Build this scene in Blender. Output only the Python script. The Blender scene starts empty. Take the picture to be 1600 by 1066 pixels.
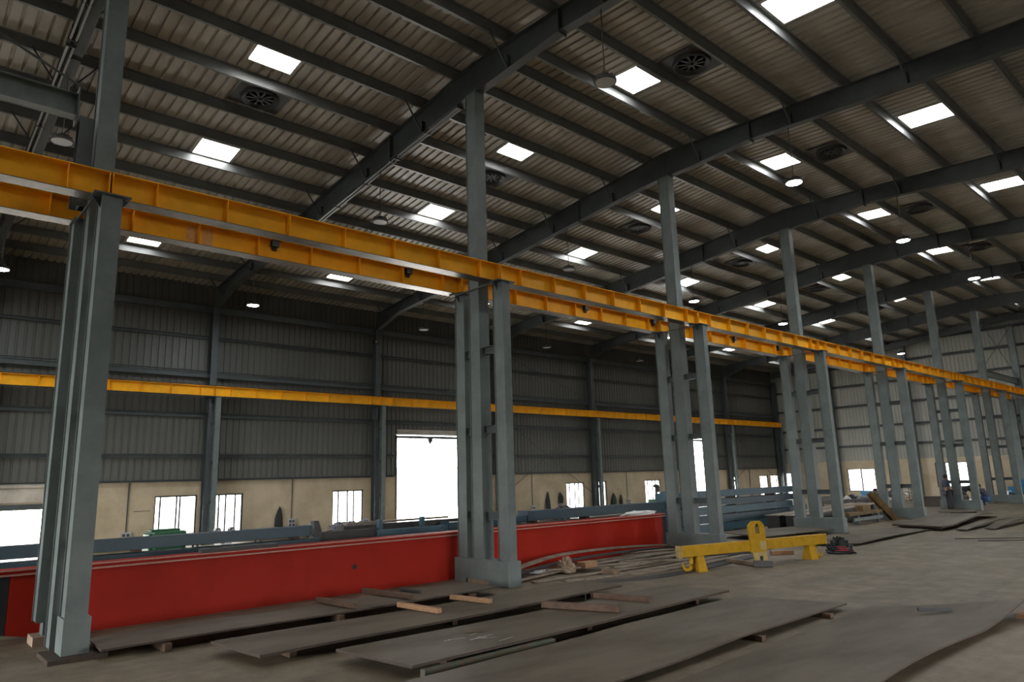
import bpy, math, random
from mathutils import Vector, Matrix
random.seed(7)
SC = bpy.context.scene
COL = SC.collection
# ------------------------------------------------------------------ camera
rt = Vector((0.6649983532, 0.7462926298, -0.0287141251))
up = Vector((0.1640645280, -0.1084686604, 0.9804679395))
fw = Vector((-0.7286014143, 0.6567205345, 0.1945716286))
cd = bpy.data.cameras.new('camera'); cam = bpy.data.objects.new('camera', cd); COL.objects.link(cam)
cd.sensor_width = 36; cd.sensor_fit = 'HORIZONTAL'; cd.lens = 1096.684 / 1600 * 36
cd.clip_start = 0.05; cd.clip_end = 500
m = Matrix((rt, up, -fw)).transposed().to_4x4(); m.translation = Vector((0, 0, 2.065)); cam.matrix_world = m
SC.camera = cam
# ------------------------------------------------------------------ world / exposure
SKY_L = 16.0        # bright overcast sky
PANEL_L = 12.0     # daylight coming through the roof panels
w = bpy.data.worlds.new('sky'); SC.world = w; w.use_nodes = True
bg = w.node_tree.nodes['Background']; bg.inputs[0].default_value = (1.0, 1.0, 0.985, 1); bg.inputs[1].default_value = SKY_L
SC.view_settings.view_transform = 'Standard'; SC.view_settings.look = 'None'
SC.view_settings.exposure = 0.5; SC.view_settings.gamma = 1.0; SC.view_settings.use_curve_mapping = False
cy = SC.cycles
cy.use_denoising = True; cy.denoiser = 'OPENIMAGEDENOISE'
cy.max_bounces = 8; cy.diffuse_bounces = 5; cy.glossy_bounces = 3; cy.transmission_bounces = 4
cy.sample_clamp_indirect = 6.0; cy.caustics_reflective = False; cy.caustics_refractive = False

# ------------------------------------------------------------------ frame of the hall
Y1, BAY = 2.117, 7.5
def YK(k): return Y1 + (k - 1) * BAY
RX, RZ = -11.65, 12.065                    # ridge
SL, SR = 0.105, -0.055                     # slopes
def roof(x): return RZ + (SL * (x - RX) if x < RX else SR * (x - RX))
XW, YG, XR_, YF = -28.9, 55.0, 5.0, -14.0  # left wall, far gable, right wall, wall behind the camera
PURL_L = [-12.4 - 1.38 * i for i in range(12)]
PURL_R = [-11.25, -10.45, -9.05, -7.65, -6.25, -4.82, -3.4, -2.0, -0.6, 0.8, 2.2, 3.6]

# daylight portals (guide the sampling of the sky through seen doors and added openings)
def portal(x, y, z, sx, sy, rot):
    l = bpy.data.lights.new('portal', 'AREA'); l.shape = 'RECTANGLE'; l.size = sx; l.size_y = sy
    l.cycles.is_portal = True
    o = bpy.data.objects.new('daylight_portal', l); COL.objects.link(o); o.location = (x, y, z); o.rotation_euler = rot
H = math.pi / 2
portal(XW - .3, 20.35, 2.1, 4.2, 4.0, (0, -H, 0)); portal(XW - .3, 2.9, .8, 1.6, 4.2, (0, -H, 0))
portal(XW - .3, 42.8, 2.2, 4.4, 3.6, (0, -H, 0))
portal(XR_ + .3, 10.2, 1.7, 3.4, 4.4, (0, H, 0)); portal(XR_ + .3, 47, 2.2, 4.4, 6, (0, H, 0))
portal(-13, YF - .3, 2.6, 12, 5.2, (H, 0, 0))

# ------------------------------------------------------------------ materials
def mat(name, col, rough=.6, metal=0., var=0., scale=3., bump=0., bscale=40., emit=None, spec=.5, dark=None, stretch=(1, 1, 1)):
    m = bpy.data.materials.new(name); m.use_nodes = True; nt = m.node_tree; b = nt.nodes['Principled BSDF']
    b.inputs['Base Color'].default_value = (*col, 1); b.inputs['Roughness'].default_value = rough
    b.inputs['Metallic'].default_value = metal; b.inputs['Specular IOR Level'].default_value = spec
    if var or dark or bump:
        tc = nt.nodes.new('ShaderNodeTexCoord'); mp = nt.nodes.new('ShaderNodeMapping')
        mp.inputs['Scale'].default_value = stretch; nt.links.new(tc.outputs['Object'], mp.inputs[0])
    if var or dark:
        n = nt.nodes.new('ShaderNodeTexNoise'); n.inputs['Scale'].default_value = scale; n.inputs['Detail'].default_value = 6
        n.inputs['Roughness'].default_value = .65; nt.links.new(mp.outputs[0], n.inputs[0])
        r = nt.nodes.new('ShaderNodeValToRGB'); nt.links.new(n.outputs[0], r.inputs[0])
        d = dark or tuple(c * (1 - var) for c in col)
        r.color_ramp.elements[0].position = .35; r.color_ramp.elements[1].position = .62
        r.color_ramp.elements[0].color = (*d, 1); r.color_ramp.elements[1].color = (*col, 1)
        nt.links.new(r.outputs[0], b.inputs['Base Color'])
    if bump:
        n2 = nt.nodes.new('ShaderNodeTexNoise'); n2.inputs['Scale'].default_value = bscale; nt.links.new(mp.outputs[0], n2.inputs[0])
        bp = nt.nodes.new('ShaderNodeBump'); bp.inputs['Strength'].default_value = bump; bp.inputs['Distance'].default_value = .02
        nt.links.new(n2.outputs[0], bp.inputs['Height']); nt.links.new(bp.outputs[0], b.inputs['Normal'])
    if emit: b.inputs['Emission Color'].default_value = (*emit[0], 1); b.inputs['Emission Strength'].default_value = emit[1]
    return m
M = {}
M['steel'] = mat('grey_blue_paint', (.145, .175, .17), .5, var=.28, scale=2.2)
M['steel_dark'] = mat('dark_steel_paint', (.065, .078, .08), .55, var=.3, scale=2)
M['girder'] = mat('girder_yellow', (.98, .45, .014), .5, var=.16, scale=2.5, spec=.2)
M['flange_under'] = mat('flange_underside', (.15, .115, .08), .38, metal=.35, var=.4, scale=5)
M['girder_patch'] = mat('girder_yellow_faded', (.80, .42, .12), .5, var=.3, scale=8)
M['primer'] = mat('primer_brown', (.22, .15, .10), .6, var=.4, scale=6)
M['roof'] = mat('roof_sheet', (.45, .42, .37), .42, var=.3, scale=1.2, stretch=(.3, 1, 1))
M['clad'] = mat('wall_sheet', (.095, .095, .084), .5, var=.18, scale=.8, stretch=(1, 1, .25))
M['purlin'] = mat('purlin_galvanised', (.17, .18, .18), .38, metal=.15, var=.2, scale=2)
M['gutter'] = mat('conduit_galvanised', (.5, .51, .52), .3, metal=.6)
M['clad_lit'] = mat('wall_sheet_lit', (.31, .31, .275), .5, var=.18, scale=.8, stretch=(1, 1, .25))  # lighter copy of the wall sheet, stronger daylight put into the colour
M['cream'] = mat('cream_plaster', (.49, .405, .28), .85, dark=(.38, .31, .205), scale=.9, bump=.15, bscale=9)
M['beige'] = mat('beige_plaster', (.55, .50, .42), .85, var=.3, scale=2)
M['panel'] = mat('roof_light_sheet', (.9, .9, .9), .5, emit=((1, 1, .98), PANEL_L))
M['red'] = mat('girder_red', (.36, .020, .010), .6, var=.14, scale=1.2, spec=.12)
M['redblack'] = mat('burnt_black_paint', (.012, .013, .015), .7)
M['redlip'] = mat('flange_edge_primer', (.50, .24, .19), .6, var=.2, scale=14)
M['blue'] = mat('beam_blue_grey', (.028, .062, .086), .5, var=.25, scale=2)
M['bluelt'] = mat('beam_blue_light', (.045, .105, .142), .5, var=.3, scale=3)
M['plate'] = mat('mill_scale_plate', (.135, .115, .088), .55, dark=(.075, .060, .043), spec=.15, scale=1.4, bump=.06, bscale=14, stretch=(1, .4, 1))
M['plate_edge'] = mat('rusty_cut_edge', (.045, .026, .016), .7, var=.4, scale=12)
M['wood'] = mat('timber_pale', (.34, .19, .10), .75, var=.35, scale=9, stretch=(1, 1, 6))
M['wood_dark'] = mat('timber_weathered', (.11, .062, .038), .8, var=.4, scale=9)
M['strip'] = mat('steel_strip', (.25, .205, .155), .55, dark=(.13, .10, .075), scale=4)
M['strip_dark'] = mat('dark_strip', (.03, .027, .026), .55, var=.3, scale=5)
M['green'] = mat('machine_green', (.02, .11, .045), .45, var=.3, scale=5)
M['mblue'] = mat('machine_blue', (.025, .16, .30), .45, var=.2, scale=5)
M['navy'] = mat('drum_navy', (.04, .09, .17), .5)
M['black'] = mat('black_rubber', (.018, .018, .02), .6)
M['iron'] = mat('dark_iron', (.05, .05, .052), .5, var=.3, scale=8)
M['grey'] = mat('switchgear_grey', (.42, .43, .42), .5, var=.2, scale=12)
M['white'] = mat('white_paint', (.75, .76, .76), .5)
M['hook'] = mat('spreader_yellow', (.42, .235, .010), .5, spec=.25, var=.22, scale=7)
M['hook_worn'] = mat('spreader_worn', (.44, .32, .12), .55, var=.35, scale=14)
M['rustyel'] = mat('rusty_yellow', (.20, .115, .03), .7, dark=(.08, .05, .025), scale=5)
M['brick'] = mat('brick_block', (.33, .24, .17), .85, var=.3, scale=10)
M['glass_off'] = mat('lamp_lens_off', (.42, .45, .46), .3)
M['lamp'] = mat('lamp_lens_lit', (.95, .97, 1), .4, emit=((.88, .95, 1), 260.))
M['skin'] = mat('skin', (.20, .11, .075), .6)
M['hair'] = mat('hair', (.012, .01, .009), .6)
M['shirt_navy'] = mat('shirt_navy', (.025, .032, .055), .85)
M['shirt_dark'] = mat('shirt_dark', (.03, .03, .035), .85)
M['shirt_maroon'] = mat('shirt_maroon', (.05, .03, .035), .85)
M['trouser'] = mat('trousers_dark', (.035, .035, .045), .85)
M['jeans'] = mat('jeans_blue', (.03, .07, .16), .85)
M['cloth'] = mat('cloth_black', (.022, .026, .025), .9)
M['cloth_green'] = mat('cloth_green', (.03, .05, .04), .9)
M['blanket'] = mat('patterned_cover', (.04, .05, .08), .8, dark=(.32, .32, .36), scale=9)
M['redcable'] = mat('cable_red', (.28, .02, .03), .5)
M['yard'] = mat('yard_concrete', (.78, .77, .74), .8, var=.1, scale=.5)
M['yard_dark'] = mat('yard_darkened', (.14, .14, .13), .9, var=.1, scale=.5)  # yard darkened outside right and front to cut light bounced up to roof
M['green_rust'] = mat('green_rust_paint', (.045, .075, .055), .7, dark=(.10, .055, .03), scale=7)
M['leaf'] = mat('outdoor_leaves', (.40, .60, .30), .7, var=.4, scale=3)
M['pale'] = mat('pale_building', (.80, .74, .72), .8)
M['glass'] = mat('window_glass', (.95, .98, .97), .05)
g = M['glass'].node_tree; b = g.nodes['Principled BSDF']; b.inputs['Transmission Weight'].default_value = 1; b.inputs['IOR'].default_value = 1.02
M['spark'] = mat('welding_arc', (1, .8, .5), .5, emit=((1, .75, .5), 60.))
# floor: concrete slab with stains, faint joints and tyre streaks
def floor_mat():
    m = bpy.data.materials.new('concrete_floor'); m.use_nodes = True; nt = m.node_tree; L = nt.links; N = nt.nodes.new
    b = nt.nodes['Principled BSDF']; tc = N('ShaderNodeTexCoord')
    def noise(sc, det, st=(1, 1, 1), rot=0.):
        mp = N('ShaderNodeMapping'); mp.inputs['Scale'].default_value = st; mp.inputs['Rotation'].default_value = (0, 0, rot)
        L.new(tc.outputs['Object'], mp.inputs[0]); n = N('ShaderNodeTexNoise'); n.inputs['Scale'].default_value = sc; n.inputs['Detail'].default_value = det
        n.inputs['Roughness'].default_value = .7; L.new(mp.outputs[0], n.inputs[0]); return n.outputs[0]
    def ramp(src, a, ca, bb, cb):
        r = N('ShaderNodeValToRGB'); r.color_ramp.elements[0].position = a; r.color_ramp.elements[1].position = bb
        r.color_ramp.elements[0].color = (*ca, 1); r.color_ramp.elements[1].color = (*cb, 1); L.new(src, r.inputs[0]); return r.outputs[0]
    base = ramp(noise(.35, 8), .3, (.12, .095, .062), .68, (.215, .172, .112))
    spot = ramp(noise(2.2, 9), .42, (.62, .60, .58), .6, (1, 1, 1))
    streak = ramp(noise(1.1, 5, (2.2, .12, 1), .25), .38, (.70, .69, .68), .55, (1, 1, 1))
    fine = ramp(noise(26, 4), .3, (.86, .86, .86), .7, (1.06, 1.06, 1.06))
    c = base
    for s in (spot, streak, fine):
        mx = N('ShaderNodeMix'); mx.data_type = 'RGBA'; mx.blend_type = 'MULTIPLY'; mx.inputs[0].default_value = .8
        L.new(c, mx.inputs[6]); L.new(s, mx.inputs[7]); c = mx.outputs[2]
    L.new(c, b.inputs['Base Color'])
    rr = N('ShaderNodeMapRange'); rr.inputs[3].default_value = .45; rr.inputs[4].default_value = .8; L.new(noise(1.5, 4), rr.inputs[0]); L.new(rr.outputs[0], b.inputs['Roughness'])
    bp = N('ShaderNodeBump'); bp.inputs['Strength'].default_value = .2; bp.inputs['Distance'].default_value = .01; L.new(noise(18, 6), bp.inputs['Height']); L.new(bp.outputs[0], b.inputs['Normal'])
    return m
M['floor'] = floor_mat()

# ------------------------------------------------------------------ mesh helpers
class MB:
    def __init__(s): s.v = []; s.f = []; s.mi = []; s.cur = 0
    def add(s, vs, fs):
        n = len(s.v); s.v += [tuple(p) for p in vs]; s.f += [tuple(i + n for i in f) for f in fs]; s.mi += [s.cur] * len(fs); return s
    def box(s, x0, x1, y0, y1, z0, z1):
        return s.hexa([(x0, y0, z0), (x1, y0, z0), (x1, y1, z0), (x0, y1, z0), (x0, y0, z1), (x1, y0, z1), (x1, y1, z1), (x0, y1, z1)])
    def hexa(s, p):
        return s.add(p, [(0, 3, 2, 1), (4, 5, 6, 7), (0, 1, 5, 4), (1, 2, 6, 5), (2, 3, 7, 6), (3, 0, 4, 7)])
    def cbox(s, c, d): return s.box(c[0] - d[0] / 2, c[0] + d[0] / 2, c[1] - d[1] / 2, c[1] + d[1] / 2, c[2] - d[2] / 2, c[2] + d[2] / 2)
    def bar(s, a, b, w, h, upv=(0, 0, 1)):
        a, b = Vector(a), Vector(b); d = (b - a).normalized(); u = Vector(upv)
        if abs(d.dot(u)) > .98: u = Vector((1, 0, 0))
        sx = d.cross(u).normalized(); uz = sx.cross(d).normalized()
        P = []
        for q in (a, b):
            for i, j in ((-1, -1), (1, -1), (1, 1), (-1, 1)): P.append(q + sx * w / 2 * i + uz * h / 2 * j)
        return s.add(P, [(0, 3, 2, 1), (4, 5, 6, 7), (0, 1, 5, 4), (1, 2, 6, 5), (2, 3, 7, 6), (3, 0, 4, 7)])
    def prism(s, poly, axis, t0, t1):
        n = len(poly)
        def mk(p, t): return {'x': (t, p[0], p[1]), 'y': (p[0], t, p[1]), 'z': (p[0], p[1], t)}[axis]
        vs = [mk(p, t0) for p in poly] + [mk(p, t1) for p in poly]
        return s.add(vs, [tuple(range(n - 1, -1, -1)), tuple(range(n, 2 * n))] + [(i, (i + 1) % n, n + (i + 1) % n, n + i) for i in range(n)])
    def tube(s, pts, r, n=8, cap=True):
        pts = [Vector(p) for p in pts]; rs = r if isinstance(r, (list, tuple)) else [r] * len(pts); V = []; F = []
        for i, p in enumerate(pts):
            d = (pts[min(i + 1, len(pts) - 1)] - pts[max(i - 1, 0)]).normalized(); u = Vector((0, 0, 1)) if abs(d.z) < .95 else Vector((1, 0, 0))
            a = d.cross(u).normalized(); c = a.cross(d)
            V += [p + (a * math.cos(t * 2 * math.pi / n) + c * math.sin(t * 2 * math.pi / n)) * rs[i] for t in range(n)]
        for i in range(len(pts) - 1):
            for t in range(n): F.append((i * n + t, i * n + (t + 1) % n, (i + 1) * n + (t + 1) % n, (i + 1) * n + t))
        if cap: F += [tuple(range(n - 1, -1, -1)), tuple(range((len(pts) - 1) * n, len(pts) * n))]
        return s.add(V, F)
    def lathe(s, prof, c=(0, 0, 0), n=20):
        V = []; F = []
        for r, z in prof: V += [(c[0] + r * math.cos(t * 2 * math.pi / n), c[1] + r * math.sin(t * 2 * math.pi / n), c[2] + z) for t in range(n)]
        for i in range(len(prof) - 1):
            for t in range(n): F.append((i * n + t, i * n + (t + 1) % n, (i + 1) * n + (t + 1) % n, (i + 1) * n + t))
        F += [tuple(range(n - 1, -1, -1)), tuple(range((len(prof) - 1) * n, len(prof) * n))]
        return s.add(V, F)
    def ih(s, x, y, z0, z1, dx, dy, t=.014, along='x'):
        """upright I section, depth dx along X (flanges at +-X), flange width dy"""
        if along == 'x':
            s.box(x - dx / 2, x - dx / 2 + t, y - dy / 2, y + dy / 2, z0, z1); s.box(x + dx / 2 - t, x + dx / 2, y - dy / 2, y + dy / 2, z0, z1)
            s.box(x - dx / 2 + t, x + dx / 2 - t, y - t / 2, y + t / 2, z0, z1)
        else:
            s.box(x - dx / 2, x + dx / 2, y - dy / 2, y - dy / 2 + t, z0, z1); s.box(x - dx / 2, x + dx / 2, y + dy / 2 - t, y + dy / 2, z0, z1)
            s.box(x - t / 2, x + t / 2, y - dy / 2 + t, y + dy / 2 - t, z0, z1)
        return s
    def iy(s, x, z0, z1, y0, y1, fw_, t=.016):
        """I beam running along Y"""
        s.box(x - fw_ / 2, x + fw_ / 2, y0, y1, z0, z0 + t); s.box(x - fw_ / 2, x + fw_ / 2, y0, y1, z1 - t, z1)
        s.box(x - t / 2, x + t / 2, y0, y1, z0 + t, z1 - t); return s
    def build(s, name, mt, parent=None, smooth=False, bevel=0.):
        me = bpy.data.meshes.new(name); me.from_pydata(s.v, [], s.f); mts = mt if isinstance(mt, (list, tuple)) else [mt]
        for q in mts: me.materials.append(M[q])
        if len(mts) > 1: me.polygons.foreach_set('material_index', s.mi)
        if smooth: me.polygons.foreach_set('use_smooth', [True] * len(me.polygons))
        me.update(); o = bpy.data.objects.new(name, me); COL.objects.link(o)
        if bevel:
            bv = o.modifiers.new('bevel', 'BEVEL'); bv.width = bevel; bv.segments = 2; bv.limit_method = 'ANGLE'
        if parent: o.parent = parent
        return o
def tag(o, label=None, cat=None, group=None, kind=None):
    if label: o['label'] = label
    if cat: o['category'] = cat
    if group: o['group'] = group
    if kind: o['kind'] = kind
    return o
def thing(name, label, cat, loc=(0, 0, 0), rz=0., group=None):
    o = bpy.data.objects.new(name, None); COL.objects.link(o); o.location = loc; o.rotation_euler = (0, 0, rz); o.empty_display_size = .2
    return tag(o, label, cat, group)
def struct(name, mb, mt): return tag(mb.build(name, mt), kind='structure')
def copy_tree(o, parent=None):
    c = o.copy(); COL.objects.link(c); c.parent = parent
    for ch in list(o.children): copy_tree(ch, c)
    return c
ORD = ['zeroth', 'first', 'second', 'third', 'fourth', 'fifth', 'sixth', 'seventh', 'eighth', 'ninth', 'tenth', 'eleventh', 'twelfth', 'thirteenth', 'fourteenth']

# ------------------------------------------------------------------ setting: floor, walls, roof
struct('floor', MB().box(XW, XR_, YF, YG, -.2, 0), 'floor')
struct('ground', MB().box(-120, XW - .3, -60, 130, -.5, -.22), 'yard')
struct('ground', MB().box(XW - .3, 90, -60, 130, -.5, -.22), 'yard_dark')

def clad_profile(t0, t1, pitch=.25, rib=.055, d=.028, off=0.):
    """(t, depth) polyline of a trapezoid sheet; depth grows away from the room"""
    out = [(t0, 0.)]; n = int(round((t1 - t0) / pitch))
    for i in range(n):
        a = t0 + i * pitch + pitch / 2
        out += [(a - rib / 2 - .012, 0), (a - rib / 2, d), (a + rib / 2, d), (a + rib / 2 + .012, 0)]
    out.append((t1, 0)); return out
def wall_sheet(mb, axis, pos, t0, t1, z0, z1, sgn, topf=None):
    pr = clad_profile(t0, t1)
    V = []
    for t, d in pr:
        for z in (z0, topf(t) if topf else z1):
            V.append((pos + sgn * d, t, z) if axis == 'x' else (t, pos + sgn * d, z))
    F = [(2 * i, 2 * i + 2, 2 * i + 3, 2 * i + 1) for i in range(len(pr) - 1)]
    mb.add(V, F)
CZ = 2.4
# left wall sheeting leaves the tall doorways free (door 2: Y 18.45-22.35 to 4.2; door 3: Y 41.1-44.6 to 4.4)
mb = MB()
D = [(YF, 18.45, CZ), (18.45, 22.35, 4.55), (22.35, 41.1, CZ), (41.1, 44.6, 4.6), (44.6, YG, CZ)]
for a, b_, z0 in D: wall_sheet(mb, 'x', XW, a, b_, z0, roof(XW) + .05, -1)
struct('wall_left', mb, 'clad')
def masonry(mb, lo, hi, ztop, holes, mk):
    """wall strip lo..hi with holes (a, b, z0, z1); mk(t0, t1, z0, z1) adds a block"""
    t = lo
    for a, b_, z0, z1 in sorted(holes):
        if a > t: mk(t, a, 0, ztop)
        if z0 > 0: mk(a, b_, 0, z0)
        if z1 < ztop: mk(a, b_, z1, ztop)
        t = b_
    if t < hi: mk(t, hi, 0, ztop)
WL = [(7.89, 9.42, .33, 1.86), (9.86, 11.2, .33, 1.86), (15.15, 16.68, .33, 1.84), (24.75, 25.95, .33, 1.82), (29.97, 31.5, .33, 1.82), (32.42, 33.5, .33, 1.86),
      (37.3, 38.95, .33, 1.82), (47.35, 48.6, .33, 1.86), (51.76, 53.04, .33, 1.87), (53.45, 54.75, .33, 1.88)]
DL = [(1.0, 4.62, 0, 1.72), (18.45, 22.35, 0, CZ), (41.1, 44.6, 0, CZ)]
mb = MB(); masonry(mb, YF, YG, CZ, WL + DL, lambda a, b_, z0, z1: mb.box(XW - .22, XW, a, b_, z0, z1))
struct('wall_left', mb, 'cream')
# gable
GZ = 2.75
WG = [(-28.5, -27.3, .33, 2.0), (-23.5, -21.5, .52, 2.16), (-17.45, -15.4, .75, 2.42)]
mb = MB(); masonry(mb, XW, XR_, GZ, WG, lambda a, b_, z0, z1: mb.box(a, b_, YG, YG + .22, z0, z1))
struct('wall_back', mb, 'cream')
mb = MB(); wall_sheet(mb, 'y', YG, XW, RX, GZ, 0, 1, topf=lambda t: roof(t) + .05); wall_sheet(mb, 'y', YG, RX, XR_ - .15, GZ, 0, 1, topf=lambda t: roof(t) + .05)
struct('wall_back', mb, 'clad_lit')
# right and front walls (beside and behind the camera) with openings added for light
mb = MB()
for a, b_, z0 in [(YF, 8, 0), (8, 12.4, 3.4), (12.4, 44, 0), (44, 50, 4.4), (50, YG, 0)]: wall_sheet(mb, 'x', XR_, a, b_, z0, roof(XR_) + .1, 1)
struct('wall_right', mb, 'clad_lit')  # unseen wall given the lightened sheet to bounce light onto the girders
mb = MB()
for a, b_, z0 in [(XW, -19, 0), (-19, -7, 5.2), (-7, XR_, 0)]: wall_sheet(mb, 'y', YF, a, b_, z0, 0, -1, topf=lambda t: roof(t) + .05)
struct('wall_front', mb, 'clad')

# roof: trapezoid sheets with rectangular openings for the skylights
ROWS = [(-25.95, -25.1, 'row nearest the left wall', 14), (-19.27, -18.43, 'second row from the left wall', 14), (-14.7, -13.86, 'row just left of the ridge', 13),
        (-10.3, -9.42, 'row just right of the ridge', 13), (-6.12, -4.95, 'second row right of the ridge', 13), (-1.8, -.7, 'third row right of the ridge', 13)]
SKYN = 4                                    # skylight = four sheet pitches of .25 m, starting at the 13th pitch of a bay
def roof_side(x0, x1, rows):
    mb = MB(); P = .25; n0 = int(math.floor((YF - YK(0)) / P)); n1 = int(math.ceil((YG + .2 - YK(0)) / P)); d = .045
    for i in range(n0, n1):
        y0 = YK(0) + i * P; j = i % 30
        cuts = [(a, b_) for a, b_, s0 in rows if s0 <= j < s0 + SKYN and 0 <= i < 30 * 8 - 6]
        segs = []; t = x0
        for a, b_ in cuts: segs.append((t, a)); t = b_
        segs.append((t, x1))
        pr = [(y0, 0), (y0 + .085, 0), (y0 + .1, d), (y0 + .15, d), (y0 + .165, 0), (y0 + P, 0)]
        for a, b_ in segs:
            V = [(x, y, roof(x) + dz) for y, dz in pr for x in (a, b_)]
            mb.add(V, [(2 * q, 2 * q + 1, 2 * q + 3, 2 * q + 2) for q in range(5)])
    return mb
struct('ceiling', roof_side(XW - .3, RX, [(a, b_, s0) for a, b_, _, s0 in ROWS if a < RX]), 'roof')
struct('ceiling', roof_side(RX, XR_ + .3, [(a, b_, s0) for a, b_, _, s0 in ROWS if a > RX]), 'roof')
for a, b_, lab, SKY0 in ROWS:
    for k in range(0, 8):
        y0 = YK(k) + SKY0 * .25; xm = (a + b_) / 2; ym = y0 + SKYN * .125
        where = ('nearest bay' if k == 0 else f'{ORD[k]} bay past the nearest column')
        t = thing('skylight', f'glowing roof panel, {lab}, {where}', 'skylight', (xm, ym, roof(xm)), 0, 'skylights in the roof')
        s = SL if xm < RX else SR; hw = (b_ - a) / 2
        V = [(x, y, s * x + z) for z in (.045, .05) for x, y in ((-hw - .03, -.54), (hw + .03, -.54), (hw + .03, .54), (-hw - .03, .54))]
        MB().hexa(V).build('translucent_sheet', 'panel', t)
        for x in (-hw - .015, hw + .015): MB().box(x - .015, x + .015, -.5, .5, s * x - .02, s * x + .04).build('edge_trim', 'roof', t)

# windows and doors -------------------------------------------------
wn = 0
def window(axis, pos, a, b_, z0, z1, mull, half=None):
    global wn; wn += 1
    def bx(mb, t0, t1, d0, d1, za, zb):
        if axis == 'x': mb.box(pos - d1, pos - d0, t0, t1, za, zb)
        else: mb.box(t0, t1, pos + d0, pos + d1, za, zb)
    f = MB(); w_ = .055
    bx(f, a, b_, .05, .12, z1 - w_, z1); bx(f, a, b_, .05, .12, z0, z0 + w_); bx(f, a, a + w_, .05, .12, z0 + w_, z1 - w_); bx(f, b_ - w_, b_, .05, .12, z0 + w_, z1 - w_)
    o = struct(f'window_{wn}', f, 'black')
    f = MB()
    for t in mull: bx(f, a + (b_ - a) * t - (.028 if axis == 'x' else .05), a + (b_ - a) * t + (.028 if axis == 'x' else .05), .06, .11, z0 + w_, z1 - w_)
    if mull: f.build('mullion', 'iron', o)
    f = MB(); bx(f, a + w_, b_ - w_, .083, .087, z0 + w_, z1 - w_); f.build('pane', 'glass', o)
    return o
for i, (a, b_, z0, z1) in enumerate(WL):
    window('x', XW, a, b_, z0, z1, [.14, .52, .6] if i == 0 else [.3, .5, .78] if i % 2 else [.2, .5, .7])
for i, (a, b_, z0, z1) in enumerate(WG): window('y', YG, a, b_, z0, z1, [[.5], [.5], [.3, .62]][i])
# door 1: low wide doorway at far left, rolled shutter and lintel over it
d = struct('door_1', MB().box(XW - .1, XW + .04, 1.0, 4.62, 1.55, 1.74), 'steel_dark')
MB().box(XW - .02, XW + .10, .9, 4.7, 2.28, 2.40).build('lintel', 'beige', d)
MB().box(XW, XW + .05, 1.0, 4.62, 1.80, 2.25).build('header_panel', 'beige', d)
f = MB().box(XW - .2, XW + .05, 4.56, 4.62, 0, 1.55).box(XW - .2, XW + .05, 1.0, 1.06, 0, 1.55); f.build('jamb', 'steel_dark', d)
# door 2: tall sliding doorway
d = struct('door_2', MB().box(XW - .14, XW + .06, 18.4, 22.4, 4.2, 4.32), 'steel_dark')
MB().box(XW - .05, XW + .10, 18.3, 22.5, 4.36, 4.40).build('door_track', 'gutter', d)
MB().box(XW - .02, XW + .03, 18.45, 22.35, 4.40, 4.62).build('header_panel', 'beige', d)
MB().box(XW - .2, XW + .03, 18.38, 18.45, 0, 4.2).box(XW - .2, XW + .03, 22.35, 22.42, 0, 4.2).build('jamb', 'steel_dark', d)
MB().cbox((XW + .03, 20.35, 4.12), (.12, .25, .16)).cbox((XW + .03, 20.35, 4.0), (.08, .12, .1)).build('door_hanger', 'iron', d)
d = struct('door_3', MB().box(XW - .14, XW + .06, 41.05, 44.65, 4.4, 4.52), 'steel_dark')
MB().box(XW - .2, XW + .03, 41.03, 41.1, 0, 4.4).box(XW - .2, XW + .03, 44.6, 44.67, 0, 4.4).build('jamb', 'steel_dark', d)

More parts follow.
